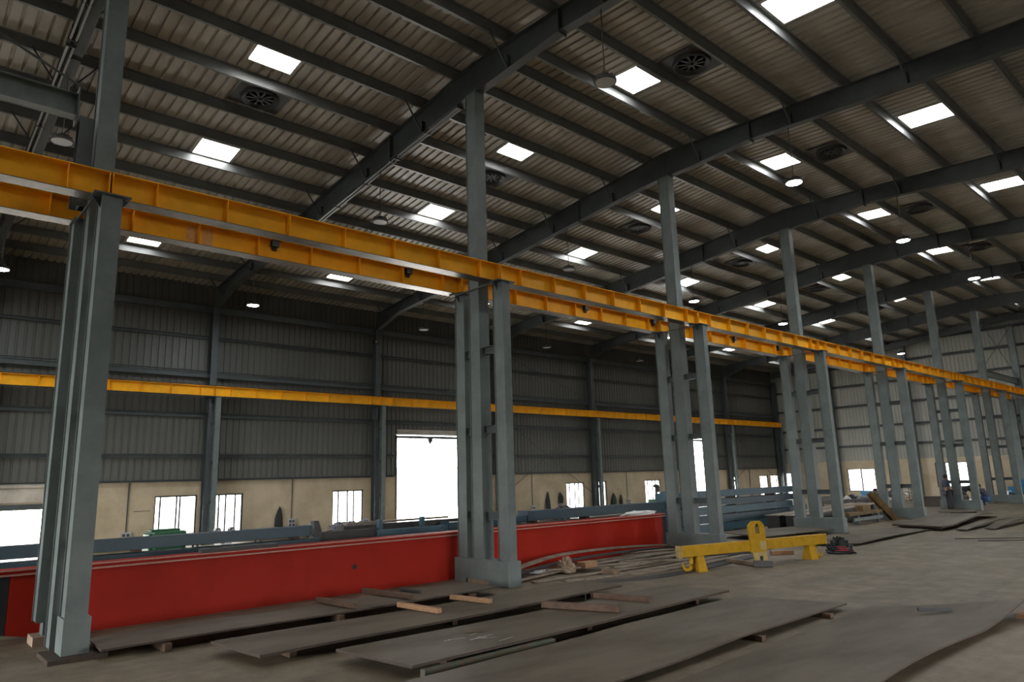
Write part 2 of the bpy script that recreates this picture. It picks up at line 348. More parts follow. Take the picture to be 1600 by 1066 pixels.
# ------------------------------------------------------------------ steel frames
def rafter(k):
    y = YK(k); near = f'over the {ORD[k]} triple column' if k else 'off the left edge before the nearest column'
    for side in ('left', 'right'):
        lab = f'dark roof rafter running to the {side} wall, {near}'
        t = thing('roof_rafter', lab, 'rafter', (0, y, 0), 0, 'roof rafters')
        top = lambda x: roof(x) - .262
        if side == 'left': pts = [(RX, 11.02), (-12.6, 10.98), (-19.6, 10.27), (-26.5, 9.75), (-28.45, 9.25)]
        else: pts = [(RX, 11.02), (-10.8, 11.03), (-8.85, 11.12), (-4.0, 10.82), (2.5, 10.45), (XR_ - .1, 10.0)]
        mb = MB(); fwd = .11
        for (xa, za), (xb, zb) in zip(pts[:-1], pts[1:]):
            # web
            mb.hexa([(xa, -.006, za), (xb, -.006, zb), (xb, .006, zb), (xa, .006, za), (xa, -.006, top(xa)), (xb, -.006, top(xb)), (xb, .006, top(xb)), (xa, .006, top(xa))])
            for f0, f1 in (((za, za + .016), (zb, zb + .016)), ((top(xa) - .016, top(xa)), (top(xb) - .016, top(xb)))):
                mb.hexa([(xa, -fwd, f0[0]), (xb, -fwd, f1[0]), (xb, fwd, f1[0]), (xa, fwd, f0[0]), (xa, -fwd, f0[1]), (xb, -fwd, f1[1]), (xb, fwd, f1[1]), (xa, fwd, f0[1])])
        mb.build('beam', 'steel_dark', t)
        def soff(x):
            for (xa, za), (xb, zb) in zip(pts[:-1], pts[1:]):
                if min(xa, xb) <= x <= max(xa, xb): return za + (zb - za) * (x - xa) / (xb - xa)
            return pts[-1][1]
        for x in ([-15.3, -20.6] if side == 'left' else [-8.85, -2.2]):     # bolted splice plates and stiffeners
            MB().box(x - .02, x + .02, -.12, .12, soff(x) - .05, top(x)).build('splice_plate', 'steel_dark', t)
        pl = PURL_L if side == 'left' else PURL_R
        for i, x in enumerate(pl):
            if i % 2 == 1 and abs(x - RX) > .9:
                q = MB(); z = soff(x)
                q.bar((x, -.1, z + .03), (x, -.62, roof(x) - .19), .03, .03)
                q.bar((x, .1, z + .03), (x, .62, roof(x) - .19), .03, .03)
                q.box(x - .006, x + .006, -.1, .1, z, z + .35)
                q.build('fly_brace', 'steel_dark', t)
for k in range(0, 8): rafter(k)
def purlin(x, lab, y0=YF, y1=YG):
    s = SL if x < RX else SR; z1 = roof(x) - .005; z0 = z1 - .25; mb = MB()
    mb.box(x - .004, x + .004, y0, y1, z0, z1); mb.box(x, x + .06, y0, y1, z1 - .006, z1) ; mb.box(x - .06, x, y0, y1, z0, z0 + .006)
    mb.box(x - .066, x - .06, y0, y1, z0, z0 + .02)
    o = mb.build('roof_purlin', 'purlin'); tag(o, lab, 'purlin', 'roof purlins running the length of the hall'); return o
for i, x in enumerate(PURL_L): purlin(x, f'long thin roof purlin left of the ridge, {ORD[i + 1]} counted down from the ridge')
for i, x in enumerate(PURL_R): purlin(x, f'long thin roof purlin right of the ridge, {ORD[i + 1]} counted down from the ridge')
# eave strut along the left wall
tag(MB().iy(-28.62, 9.05, 9.32, YF, YG, .14).build('eave_strut', 'steel_dark'), 'dark eave beam running along the top of the left wall', 'beam')

# centre columns: roof post between two crane legs, battens, base box
XLg, XC, XRg = -12.32, -11.75, -10.98
def centre_column(k):
    y = YK(k)
    if k == 1: lab = 'nearest grey-blue triple column, at the far left, foot box on a rusty plate'
    else:
        extra = {2: 'standing against the middle of the red girder', 3: 'at the far end of the red girder', 4: 'beside the rusty yellow trestle'}.get(k, 'in the far part of the hall')
        lab = f'grey-blue triple column, {ORD[k]} from the left, {extra}'
    t = thing('steel_column', lab, 'column', (XC, y, 0), 0, 'triple columns along the hall centre')
    dy = .15 if k == 1 else 0
    MB().ih(0, 0, .02 if k == 1 else .4, 11.04, .36, .28, .016).box(-.163, .163, -.122, .122, .02 if k == 1 else .4, 11.04).build('roof_post', 'steel', t)
    for x, nm in ((XLg - XC, 'L'), (XRg - XC, 'R')):
        z0 = .05 if not (k == 1 and nm == 'L') else .30
        lw = (.36 if nm == 'L' else .26) if k == 1 else .2; cy_ = -.05 if k == 1 and nm == 'L' else 0
        MB().ih(x, -.05 if k == 1 and nm == 'L' else 0, z0, 6.24, .33, lw, .014).box(x - .15, x + .15, cy_ - lw / 2 + .018, cy_ + lw / 2 - .018, z0, 6.24).build('crane_leg', 'steel', t)
    for z in (1.28, 3.05, 4.75):
        for a, b_ in ((XLg - XC + .165, -.18), (.18, XRg - XC - .165)):
            q = MB(); q.box(a, b_, -.06, .06, z, z + .008).box(a, b_, -.06, .06, z + .152, z + .16).box(a, b_, -.004, .004, z + .008, z + .152)
            q.build('batten', 'steel_dark', t)
    for x, hw in ((XLg - XC, .2), (XRg - XC, .2)):
        q = MB(); q.box(x - hw, x + hw, -.24, .24, 6.24, 6.26)
        for s in (-1, 1):
            q.prism([(s * .1, 6.06), (s * .23, 6.24), (s * .1, 6.24)], 'x', x - .006, x + .006)
        q.build('cap_plate', 'steel_dark', t)
    MB().bar((XLg - XC, -.2, 6.22), (XRg - XC, -.2, 6.22), .03, .03).build('tie_bar', 'steel_dark', t)
    if k == 1:
        MB().box(XRg - XC - .22, XRg - XC + .19, -.14, .17, .06, .50).build('base_box', 'steel', t)
        MB().box(XRg - XC - .4, XRg - XC + .34, -.3, .36, 0, .055).build('base_plate', 'plate_edge', t)
        MB().box(XLg - XC - .1, XLg - XC + .12, -.13, .07, .12, .3).build('stub', 'steel', t)
        MB().box(XLg - XC - .22, XLg - XC + .22, -.25, .15, 0, .12).build('packing_block', 'brick', t)
        MB().ih(0, -.27, 6.28, 7.72, .24, .2, .012).build('portal_leg', 'steel_dark', t)
    else:
        x0, x1 = XLg - XC - .2, XRg - XC + .2
        q = MB(); nx0, nx1 = x0 + .38, x1 - .62
        q.prism([(x0, 0), (nx0, 0), (nx0, .09), (nx1, .09), (nx1, 0), (x1, 0), (x1, .49), (x0, .49)], 'y', -.17, .17)
        q.build('base_box', 'steel', t, bevel=.008)
        MB().box(nx0 + .02, nx1 - .02, -.13, .13, 0, .085).build('grout_pad', 'brick', t)
for k in range(1, 9): centre_column(k)

# crane girders
def girder(line, x, z0, z1, k, fl, lab, grp, stiff):
    y0, y1 = YK(k), min(YK(k + 1), 54.75); t = thing('crane_girder', lab, 'girder', (x, y0, z0), 0, grp); Ln = y1 - y0; h = z1 - z0
    g = MB(); gp = .006
    g.box(-fl / 2, fl / 2, gp, Ln - gp, h - .014, h).box(-.007, .007, gp, Ln - gp, .014, h - .014); g.build('beam', 'girder', t)
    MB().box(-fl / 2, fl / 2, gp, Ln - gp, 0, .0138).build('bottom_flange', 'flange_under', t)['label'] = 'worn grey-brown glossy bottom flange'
    hw = fl / 2 - .004
    for s in stiff:
        q = MB()
        for a, b_ in ((.008, hw), (-hw, -.008)): q.box(a, b_, s - .006, s + .006, .015, h - .015)
        q.build('stiffener', 'girder', t)
    for s in (gp + .01, Ln - gp - .02): MB().box(-hw, hw, s, s + .012, .015, h - .015).build('end_plate', 'girder', t)
    MB().box(-.028, .028, gp, Ln - gp, h, h + .045).build('rail', 'plate_edge', t)
    return t
ST = [.63 + 1.055 * i for i in range(7)]
for k in range(0, 8):
    nm = f'{ORD[k]} span past the nearest column' if k else 'span cut off by the left edge'
    girder('R', -11.12, 6.265, 6.665, k, .28, f'yellow crane girder on the right crane legs, {nm}', 'near line of crane girders', ST)
    gl = girder('L', -12.45, 6.265, 6.665, k, .28, f'yellow crane girder on the left crane legs, {nm}', 'second line of crane girders', ST)
    girder('W', -28.26, 5.63, 6.03, k, .22, f'yellow crane girder along the left wall, {nm}', 'wall line of crane girders', ST)
    if k == 1:
        q = MB(); q.box(.0085, .0095, 1.5, 1.72, .03, .37).box(.0085, .0095, 1.76, 1.95, .03, .37); q.build('faded_patch', 'girder_patch', gl)['label'] = 'faded paler paint patches on the web'
    if 1 <= k <= 3:
        q = MB(); ys = 3.0 if k == 1 else 4.2
        q.box(.01, .12, ys, ys + .14, .26, .38).box(.01, .05, ys + .03, ys + .12, .2, .3); q.build('cable_clamp', 'iron', gl)
        q = MB(); q.box(.01, .12, ys + 3, ys + 3.14, .26, .38).box(.01, .05, ys + 3.03, ys + 3.12, .2, .3); q.build('cable_clamp', 'iron', gl)

# wall columns on the left wall
def wall_column(k):
    y = YK(k); t = thing('wall_column', f'blue-grey column on the left wall, {ORD[k]} counted from the near doorway', 'column', (-28.6, y, 0), 0, 'columns along the left wall')
    MB().ih(0, 0, 0, 9.35, .34, .26, .014).build('post', 'steel_dark', t)
    if k < 8:
        MB().ih(.34, .16, 0, 5.61, .2, .2, .012).build('crane_leg', 'steel', t)
        for z in (1.5, 3.0, 4.5): MB().box(.17, .26, .0, .12, z, z + .14).build('batten', 'steel_dark', t)
        MB().box(.16, .46, -.16, .34, 5.61, 5.63).build('cap_plate', 'steel_dark', t)
    else:
        MB().ih(.34, 0, 0, 5.61, .2, .2, .012).build('crane_leg', 'steel', t)
    MB().box(-.1, .34, -.16, -.1, 5.0, 5.55).build('bracket', 'steel_dark', t)
for k in range(1, 9): wall_column(k)
# girts
def girt_x(z, lab, h=.16, d=.1, segs=None):
    for a, b_ in segs or [(YF, YG)]:
        mb = MB(); mb.box(XW + .01, XW + .016, a, b_, z, z + h).box(XW + .016, XW + d, a, b_, z, z + .008).box(XW + .016, XW + d, a, b_, z + h - .008, z + h)
        tag(mb.build('wall_girt', 'steel_dark'), lab, 'girt', 'girts on the left wall')
girt_x(CZ - .02, 'lowest girt on the left wall, along the top of the cream plaster, near stretch', .08, .12, [(YF, 18.3)])
girt_x(CZ - .02, 'lowest girt on the left wall atop the cream plaster, between the two tall doorways', .08, .12, [(22.45, 41.0)])
girt_x(CZ - .02, 'lowest girt on the left wall, along the top of the cream plaster, far corner stretch', .08, .12, [(44.7, YG)])
girt_x(3.28, 'girt a metre above the cream plaster on the left wall, near stretch', .14, .1, [(YF, 18.3)])
girt_x(3.28, 'girt a metre above the cream plaster on the left wall, between the two tall doorways', .14, .1, [(22.45, 41.0)])
girt_x(3.28, 'girt a metre above the cream plaster on the left wall, far corner stretch', .14, .1, [(44.7, YG)])
girt_x(4.86, 'girt on the left wall just under the wall crane girder', .16, .1)
girt_x(8.0, 'topmost thin girt on the left wall', .12, .1)
mb = MB().iy(-28.73, 6.42, 6.62, YF, YG, .1).box(-28.80, -28.66, YF, YG, 6.68, 6.70)
tag(mb.build('surge_girder', 'steel_dark'), 'double horizontal member on the left wall just above the yellow wall girder', 'girt')
for i, z in enumerate((3.75, 5.15, 6.75, 8.3, 9.75, 11.05)):
    xs = [(XW + .1, XR_ - .2)] if z < 10 else [((z - RZ + .3) / SL + RX, RX + (RZ - .3 - z) / -SR if False else XR_ - 3)]
    if z > 11: xs = [(-18.5, XR_ - 10)]
    a, b_ = xs[0]
    mb = MB().box(a, b_, YG - .016, YG - .01, z, z + .17).box(a, b_, YG - .11, YG - .016, z, z + .008).box(a, b_, YG - .11, YG - .016, z + .162, z + .17)
    tag(mb.build('wall_girt', 'steel_dark'), f'girt across the far end wall, {ORD[i + 1]} above the cream plaster', 'girt', 'girts on the far end wall')
for i, x in enumerate((-23.95, -18.4, -6.2)):
    t = thing('wind_column', f'slim column against the far end wall, {ORD[i + 1]} from the left corner', 'column', (x, YG - .28, 0), 0, 'columns against the far end wall')
    MB().ih(0, 0, 0, roof(x) - .25, .22, .3, .014, along='y').build('post', 'steel', t)
    MB().box(-.16, .16, -.17, .17, 0, .02).build('base_plate', 'steel_dark', t)
tag(MB().box(-28.4, -.5, 54.28, 54.36, 11.0, 11.3).build('end_rafter', 'steel_dark'), 'dark horizontal collar beam high on the far end wall', 'rafter') if False else None
# end frame rafter beam
mb = MB()
for x0, x1 in ((-28.6, RX), (RX, XR_ - .15)):
    mb.hexa([(x0, 54.35, roof(x0) - .65), (x1, 54.35, roof(x1) - .65), (x1, 54.55, roof(x1) - .65), (x0, 54.55, roof(x0) - .65), (x0, 54.35, roof(x0) - .22), (x1, 54.35, roof(x1) - .22), (x1, 54.55, roof(x1) - .22), (x0, 54.55, roof(x0) - .22)])
tag(mb.build('end_rafter', 'steel_dark'), 'dark roof rafter pair against the far end wall', 'rafter')
# portal struts at the two end bays
for (a, b_, z, lab) in ((YF, 1.72, 7.72, 'deep horizontal strut leaving the near left column toward the left edge'), (YK(7) + .15, YK(8) - .15, 7.2, 'sloping-looking horizontal strut between the last two columns at the far end')):
    t = thing('portal_strut', lab, 'strut', (XC, a, z), 0, 'portal struts at the end bays')
    MB().iy(0, 0, .36, 0, b_ - a, .2, .014).build('beam', 'steel', t)
    MB().box(-.14, .14, b_ - a - .02, b_ - a, -.1, .46).build('end_plate', 'steel_dark', t)
# cross brace rods
def rods(name, lab, pts, r=.012, grp=None):
    t = thing(name, lab, 'brace', pts[0][0], 0, grp); o = Vector(pts[0][0])
    for a, b_ in pts:
        MB().tube([Vector(a) - o, Vector(b_) - o], r, 6).build('rod', 'steel_dark', t)
y5, y4 = YK(5), YK(4)
rods('cross_brace', 'thin crossed brace rods on the left wall below the wall girder, past the second column', [((-28.7, y4 + .2, 1.2), (-28.7, y5 - .2, 5.5)), ((-28.66, y4 + .2, 5.5), (-28.66, y5 - .2, 1.2))], .016, 'crossed rods on the walls')
rods('cross_brace', 'thin crossed brace rods on the left wall above the wall girder', [((-28.7, y4 + .2, 6.8), (-28.7, y5 - .2, 9.0)), ((-28.66, y4 + .2, 9.0), (-28.66, y5 - .2, 6.8))], .016, 'crossed rods on the walls')
rods('cross_brace', 'thin crossed brace rods on the left wall in the last bay by the far corner', [((-28.7, YK(7) + .2, 1.2), (-28.7, YK(8) - .2, 5.5)), ((-28.66, YK(7) + .2, 5.5), (-28.66, YK(8) - .2, 1.2))], .016, 'crossed rods on the walls')
rods('cross_brace', 'thin crossed rods between the last two columns above the horizontal strut', [((XC, YK(7) + .2, 7.7), (XC, YK(8) - .3, 10.8)), ((XC + .05, YK(7) + .2, 10.8), (XC + .05, YK(8) - .3, 7.7))], .014, 'crossed rods on the walls')
rods('cross_brace', 'thin crossed rods beside the near left column, high up under the roof', [((XC, -5.2, 8.2), (XC, 1.8, 11.2)), ((XC + .05, -5.2, 11.2), (XC + .05, 1.8, 8.2))], .018, 'crossed rods on the walls')
# galvanised conduits clipped under two rafters
def conduit(k, xa, xb, lab, y=0.):
    t = thing('conduit_pair', lab, 'conduit', (0, YK(k) + y, 0), 0, 'conduits under the rafters')
    def z(x): return 11.0 - (.1 * (RX - .9 - x) if x < RX - .9 else 0) - .05
    for dy in (-.05, .05): MB().tube([(xa, dy, z(xa)), (xb, dy, z(xb))], .022, 8).build('pipe', 'gutter', t)
    n = max(2, int(abs(xb - xa) / 1.6))
    for i in range(n + 1):
        x = xa + (xb - xa) * i / n; MB().box(x - .015, x + .015, -.09, .09, z(x) - .03, z(x) + .035).build('clip', 'iron', t)
conduit(2, -12.3, -15.0, 'bright pair of galvanised conduits under the rafter left of the second triple column')
conduit(2, -15.1, -20.0, 'dull conduits continuing down the same rafter to the yellow girder')
conduit(1, -12.3, -14.7, 'bright conduit pair at the top left corner under the nearest rafter', -.15)
conduit(1, -14.9, -21.5, 'conduit pair under the nearest rafter, lower stretch passing behind the strut', -.15)

# ------------------------------------------------------------------ high-bay lamps
def bay_lamp(x, k, z, lit, lab):
    y = YK(k); zr = roof(x) - .85
    t = thing('high_bay_lamp', lab, 'lamp', (x, y, z), 0, 'round high-bay lamps hung from the rafters')
    PP = [(-26.5, 9.75), (-19.6, 10.27), (-12.6, 10.98), (RX, 11.02), (-8.85, 11.12), (-4.0, 10.82)]; top = next(za + (zb - za) * (x - xa) / (xb - xa) for (xa, za), (xb, zb) in zip(PP[:-1], PP[1:]) if xa <= x <= xb) - z + .01
    MB().tube([(0, 0, .16), (0, 0, top)], .011, 6).build('hanging_rod', 'iron', t)
    MB().lathe([(.03, .16), (.07, .15), (.09, .09), (.19, .06), (.225, .02), (.225, -.01), (.2, -.02), (.2, .0)], n=24).build('housing', 'iron', t, smooth=True)
    q = MB()
    for i in range(12): a = i * math.pi / 6; q.bar((.05 * math.cos(a), .05 * math.sin(a), .11), (.19 * math.cos(a), .19 * math.sin(a), .07), .008, .05)
    q.build('cooling_fin', 'iron', t)
    MB().lathe([(.19, -.022), (.19, -.006)], n=24).build('lens', 'lamp' if lit else 'glass_off', t)
for x, k, z, lit, lab in [
    (-7.79, 2, 9.5, 0, 'unlit round lamp on a long rod just left of a bright skylight right of ridge'),
    (-7.79, 3, 9.5, 1, 'large lit round lamp right of the ridge, third frame'), (-7.79, 4, 9.5, 1, 'small lit round lamp right of the ridge, fourth frame'),
    (-7.79, 5, 9.5, 1, 'bright lit lamp among the far skylights, fifth frame'),
    (-15.95, 1, 9.15, 0, 'unlit round lamp at the far left above the yellow girder'), (-15.95, 2, 9.15, 0, 'unlit ring-shaped lamp hung left of the second column above the yellow girder'),
    (-15.95, 3, 9.15, 0, 'unlit lamp on a thin rod between the second and third columns'), (-15.95, 4, 9.15, 1, 'lit lamp just right of the third column above the girder'),
    (-15.95, 5, 9.15, 1, 'lit lamp just left of the fourth column above the girder'), (-15.95, 7, 9.15, 1, 'small lit lamp near the far end wall above the girder'),
    (-24.7, 1, 8.6, 1, 'lit lamp at the extreme left edge below the yellow girders'), (-24.7, 2, 8.6, 1, 'lit lamp below the girders in front of the left wall sheeting'),
    (-24.7, 3, 8.6, 0, 'unlit lamp over the near tall doorway'), (-24.7, 4, 8.6, 0, 'unlit lamp seen under the girders between the second and third columns'),
    (-24.7, 5, 8.6, 0, 'farther unlit lamp under the girders, just left of the third column')]:
    bay_lamp(x, k, z, lit, lab)
# roof ventilators: dark round throats seen from below
for x, nm in ((-15.85, 'left'), (-8.35, 'right')):
    for k in range(1, 7):
        if nm == 'right' and k == 1: continue
        t = thing('roof_ventilator', f'dark round ventilator opening {nm} of the ridge, {ORD[k]} bay beyond the near left column', 'ventilator', (x, YK(k) + 4.0, roof(x)), 0, 'round roof ventilators')
        MB().box(-.55, .55, -.62, .62, -.075, -.06).build('base_sheet', 'iron', t)
        MB().lathe([(.33, -.075), (.42, -.16), (.44, -.16), (.46, -.08), (.46, -.065), (.33, -.065)], n=24).build('throat', 'black', t, smooth=True)
        q = MB()
        for i in range(10): a = i * math.pi / 5; q.bar((.05 * math.cos(a), .05 * math.sin(a), -.1), (.32 * math.cos(a), .32 * math.sin(a), -.1), .05, .006)
        q.build('vane', 'iron', t)

# ================================================================== things on the floor
# red crane bridge girder lying along the left side of the centre columns
t = thing('red_box_girder', 'long red box girder lying on the floor behind the nearest columns', 'girder', (-12.75, 8, 0))
yy = lambda y: y - 8
MB().prism([(yy(1.62), .10), (yy(2.1), .0), (yy(17.15), .0), (yy(17.15), .91), (yy(1.62), .91)], 'x', -.34, 0).build('box_body', 'red', t)
MB().prism([(yy(-.2), .45), (yy(1.615), .10), (yy(1.615), .91), (yy(-.2), .91)], 'x', -.34, 0).build('burnt_end', 'redblack', t)['label'] = 'blackened tapering end'
MB().prism([(yy(17.155), .01), (yy(17.3), .03), (yy(17.3), .91), (yy(17.155), .91)], 'x', -.34, -.004).build('end_cap', 'redblack', t)['label'] = 'black end cap'
MB().box(-.36, .04, yy(-.2), yy(17.3), .912, .935).build('top_flange', 'redlip', t)['label'] = 'pale pink flange edge'
MB().box(-.33, -.02, yy(-.2), yy(17.3), .936, .974).build('upper_web', 'red', t)
MB().box(-.34, .0, yy(-.2), yy(17.3), .975, .998).build('cover_plate', 'red', t)
MB().box(.0005, .012, yy(-.2), yy(17.3), .978, .998).build('flange_edge', 'redlip', t)['label'] = 'pale pink upper flange edge'
q = MB(); n = 20
q.tube([(-.002, yy(7.18), .5), (.006, yy(7.18), .5)], .075, 20); q.build('port_ring', 'red', t)
q = MB(); q.tube([(.004, yy(7.18), .5), (.009, yy(7.18), .5)], .048, 20); q.build('port_hole', 'redblack', t)['label'] = 'black round port hole'
tag(MB().box(-13.0, -12.8, 4.3, 5.65, 1.002, 1.06).build('flat_bar', 'strip_dark'), 'short dark bar lying on the red girder, left part', 'bar')
# crumpled white sheet on the girder's far end
def blob(name, mt, c, r, lab, cat, seed=1, amp=.25, nz=10, flat=.45):
    rd = random.Random(seed); V = []; F = []; n = 16
    V.append((0, 0, r[2]))
    for i in range(1, nz):
        a = math.pi / 2 * (1 - i / (nz - 1) * 1.0)
        for j in range(n):
            b_ = j * 2 * math.pi / n; k = 1 + amp * (rd.random() - .5) * 2
            V.append((r[0] * math.cos(a) * math.cos(b_) * k, r[1] * math.cos(a) * math.sin(b_) * k, max(0, r[2] * math.sin(a) * k)))
    F += [(0, 1 + j, 1 + (j + 1) % n) for j in range(n)]
    for i in range(nz - 2):
        for j in range(n): p = 1 + i * n; F.append((p + j, p + n + j, p + n + (j + 1) % n, p + (j + 1) % n))
    F.append(tuple(1 + (nz - 2) * n + j for j in range(n - 1, -1, -1)))
    o = MB().add(V, F).build(name, mt); o.location = c
    return tag(o, lab, cat)
blob('white_sheet', 'white', (-12.94, 16.3, 1.0), (.14, .75, .10), 'crumpled white sheet on top of the red girder at its far end', 'sheet', 3)

# blue-grey fabricated beams lying behind the red girder
def beam(x, wd, y0, y1, z0, z1, lab, mt='blue', holes=0, rot=0):
    t = thing('blue_beam', lab, 'beam', (x, y0, z0)); h = z1 - z0; L_ = y1 - y0
    MB().box(-wd / 2, wd / 2, 0, L_, .0, h).build('beam_body', mt, t, bevel=.006)
    for y in (0, L_):
        s = -1 if y == 0 else 1
        MB().box(-wd / 2 - .02, wd / 2 + .02, min(y, y + s * .015), max(y, y + s * .015), 0.0, h + .015).build('end_plate', mt, t)
    for i in range(holes):
        MB().tube([(wd / 2 - .002, .12 + .09 * (i % 2), h * (.25 + .5 * (i // 2))), (wd / 2 + .004, .12 + .09 * (i % 2), h * (.25 + .5 * (i // 2)))], .018, 8).build('bolt_hole', 'black', t)
    return t
beam(-14.35, .34, -.2, 7.15, .0, .985, 'deep blue-grey beam low behind the red girder, left part')
beam(-14.35, .34, -.2, 6.95, 1.045, 1.25, 'long blue-grey beam upper of two, behind the red girder at left')
for i, y in enumerate((1.2, 3.6, 5.2, 6.6)): tag(MB().box(-14.5, -14.2, y, y + .12, 1.001, 1.044).build('packing_block', 'white' if i == 2 else 'wood_dark'), f'small packing block between the two left blue beams, {ORD[i + 1]} from the left', 'block')
beam(-14.35, .3, 7.2, 8.5, .0, 1.09, 'dark blue-black beam in the gap right of the left blue beams', 'strip_dark')
beam(-14.35, .3, 8.55, 10.5, .0, 1.04, 'pale blue beam in front of the tall doorway, left of the second column', 'bluelt')
beam(-14.35, .3, 10.55, 12.6, .0, 1.1, 'dark blue beam partly hidden by the second column')
beam(-14.85, .3, 8.0, 12.6, .0, 1.15, 'dark brown beam behind the pale blue beam at the tall doorway', 'strip_dark')
tag(MB().bar((-14.85, 8.1, 1.195), (-14.9, 11.0, 1.195), .18, .045).build('steel_strip', 'strip'), 'brownish steel bar lying on the dark beam before the tall doorway', 'bar')
for y, lab in ((8.6, 'short grey-blue post standing up left of the tall doorway'), (9.75, 'second short grey post standing up in front of the tall doorway')):
    tag(MB().box(-14.3, -14.2, y, y + .1, 1.056, 1.28).build('short_post', 'bluelt'), lab, 'post')
beam(-15.0, .4, 13.75, 20.1, .93, 1.2, 'long blue beam beyond the second column, upper of two', 'blue', 4)
beam(-15.0, .4, 12.9, 13.7, .9, 1.08, 'short narrow blue beam end just right of the second column', 'blue')
beam(-15.0, .4, 12.9, 20.1, .0, .86, 'lower deep blue beam beyond the second column')
for y, lab in ((14.0, 'near'), (16.2, 'middle'), (19.0, 'far')): tag(MB().box(-15.15, -14.85, y, y + .15, .862, .93).build('packing_block', 'white' if lab == 'far' else 'wood_dark'), f'{lab} packing block between the blue beams beyond the second column', 'block')
for i, (z0, z1, y0, y1) in enumerate([(.03, .30, 20.2, 28.3), (.34, .60, 20.4, 28.6), (.64, .90, 20.3, 28.9), (.94, 1.17, 20.2, 29.0), (1.24, 1.48, 22.0, 29.15)]):
    beam(-15.0, .42, y0, y1, z0, z1, f'blue beam in the tall stack behind the third column, {["bottom", "second up", "middle", "fourth up", "topmost"][i]} layer', 'blue' if i % 2 else 'bluelt', 3)
    for y in (21.5, 24.5, 27.5):
        if y < y1: tag(MB().box(-15.2, -14.8, y, y + .1, [-0.0, .30, .60, .90, 1.17][i] + .001, z0 - .001).build('spacer', 'wood_dark'), f'thin timber spacer under the {["bottom", "second", "middle", "fourth", "topmost"][i]} stacked blue beam, {"near" if y < 22 else "mid" if y < 25 else "far"} end', 'spacer', 'spacers in the blue beam stack')
t = thing('blue_crate', 'small blue bolted box on the blue beams left of the third column', 'box', (-15.0, 20.55, 1.171))
MB().box(-.25, .25, -.4, .45, 0, .3).build('box_body', 'bluelt', t, bevel=.02); MB().box(-.15, .15, -.2, .2, .3, .36).build('lid', 'bluelt', t)
beam(-16.4, .4, 29.4, 34, .0, .27, 'lowest blue beam right of the tall blue stack'); beam(-16.4, .4, 29.4, 33, .3, .55, 'upper blue beam right of the tall blue stack')
# dark girders beside the fourth column
for x, lab in ((-13.75, 'left one of two dark steel girders beside the fourth column'), (-13.0, 'right one of two dark steel girders beside the fourth column')):
    t = thing('dark_girder', lab, 'girder', (x, 25.3, 0)); L_ = 7.6
    MB().hexa([(-.25, 0, .0), (.25, 0, .0), (.25, L_, .12), (-.25, L_, .12), (-.25, 0, .48), (.25, 0, .48), (.25, L_, .62), (-.25, L_, .62)]).build('web_box', 'strip_dark', t)
    MB().hexa([(-.32, -.05, .482), (.32, -.05, .482), (.32, L_ + .05, .622), (-.32, L_ + .05, .622), (-.32, -.05, .5), (.32, -.05, .5), (.32, L_ + .05, .64), (-.32, L_ + .05, .64)]).build('top_flange', 'strip', t)
t = thing('trestle', 'rusty brown and grey trestle frame right of the fourth column', 'trestle', (-12.1, 28.6, 0))
for y in (0, 1.9): MB().box(-.12, .12, y - .06, y + .06, 0, .34).build('leg', 'steel', t)
MB().box(-.1, .1, -.8, 2.4, .35, .47).build('crossbeam', 'rustyel', t); MB().box(.13, .2, -.6, 2.1, .14, .26).build('lower_rail', 'steel', t)
tag(MB().box(-12.25, -11.95, 29.0, 29.75, .472, .70).build('yellow_box', 'rustyel', bevel=.01), 'dull yellow box on the trestle right of the fourth column', 'box')
t = thing('leaning_chute', 'rusty yellow channel leaning against the trestle right of the fourth column', 'chute', (-12.0, 31.1, 0))
q = MB(); a, b_ = Vector((.25, .35, .05)), Vector((-.35, -.25, 1.12))
q.bar(a, b_, .34, .02); q.build('channel_floor', 'rustyel', t)
for s_ in (-1, 1):
    d_ = (b_ - a).cross(Vector((0, 0, 1))).normalized() * .17 * s_; MB().bar(a + d_, b_ + d_, .03, .24).build('channel_side', 'rustyel', t)

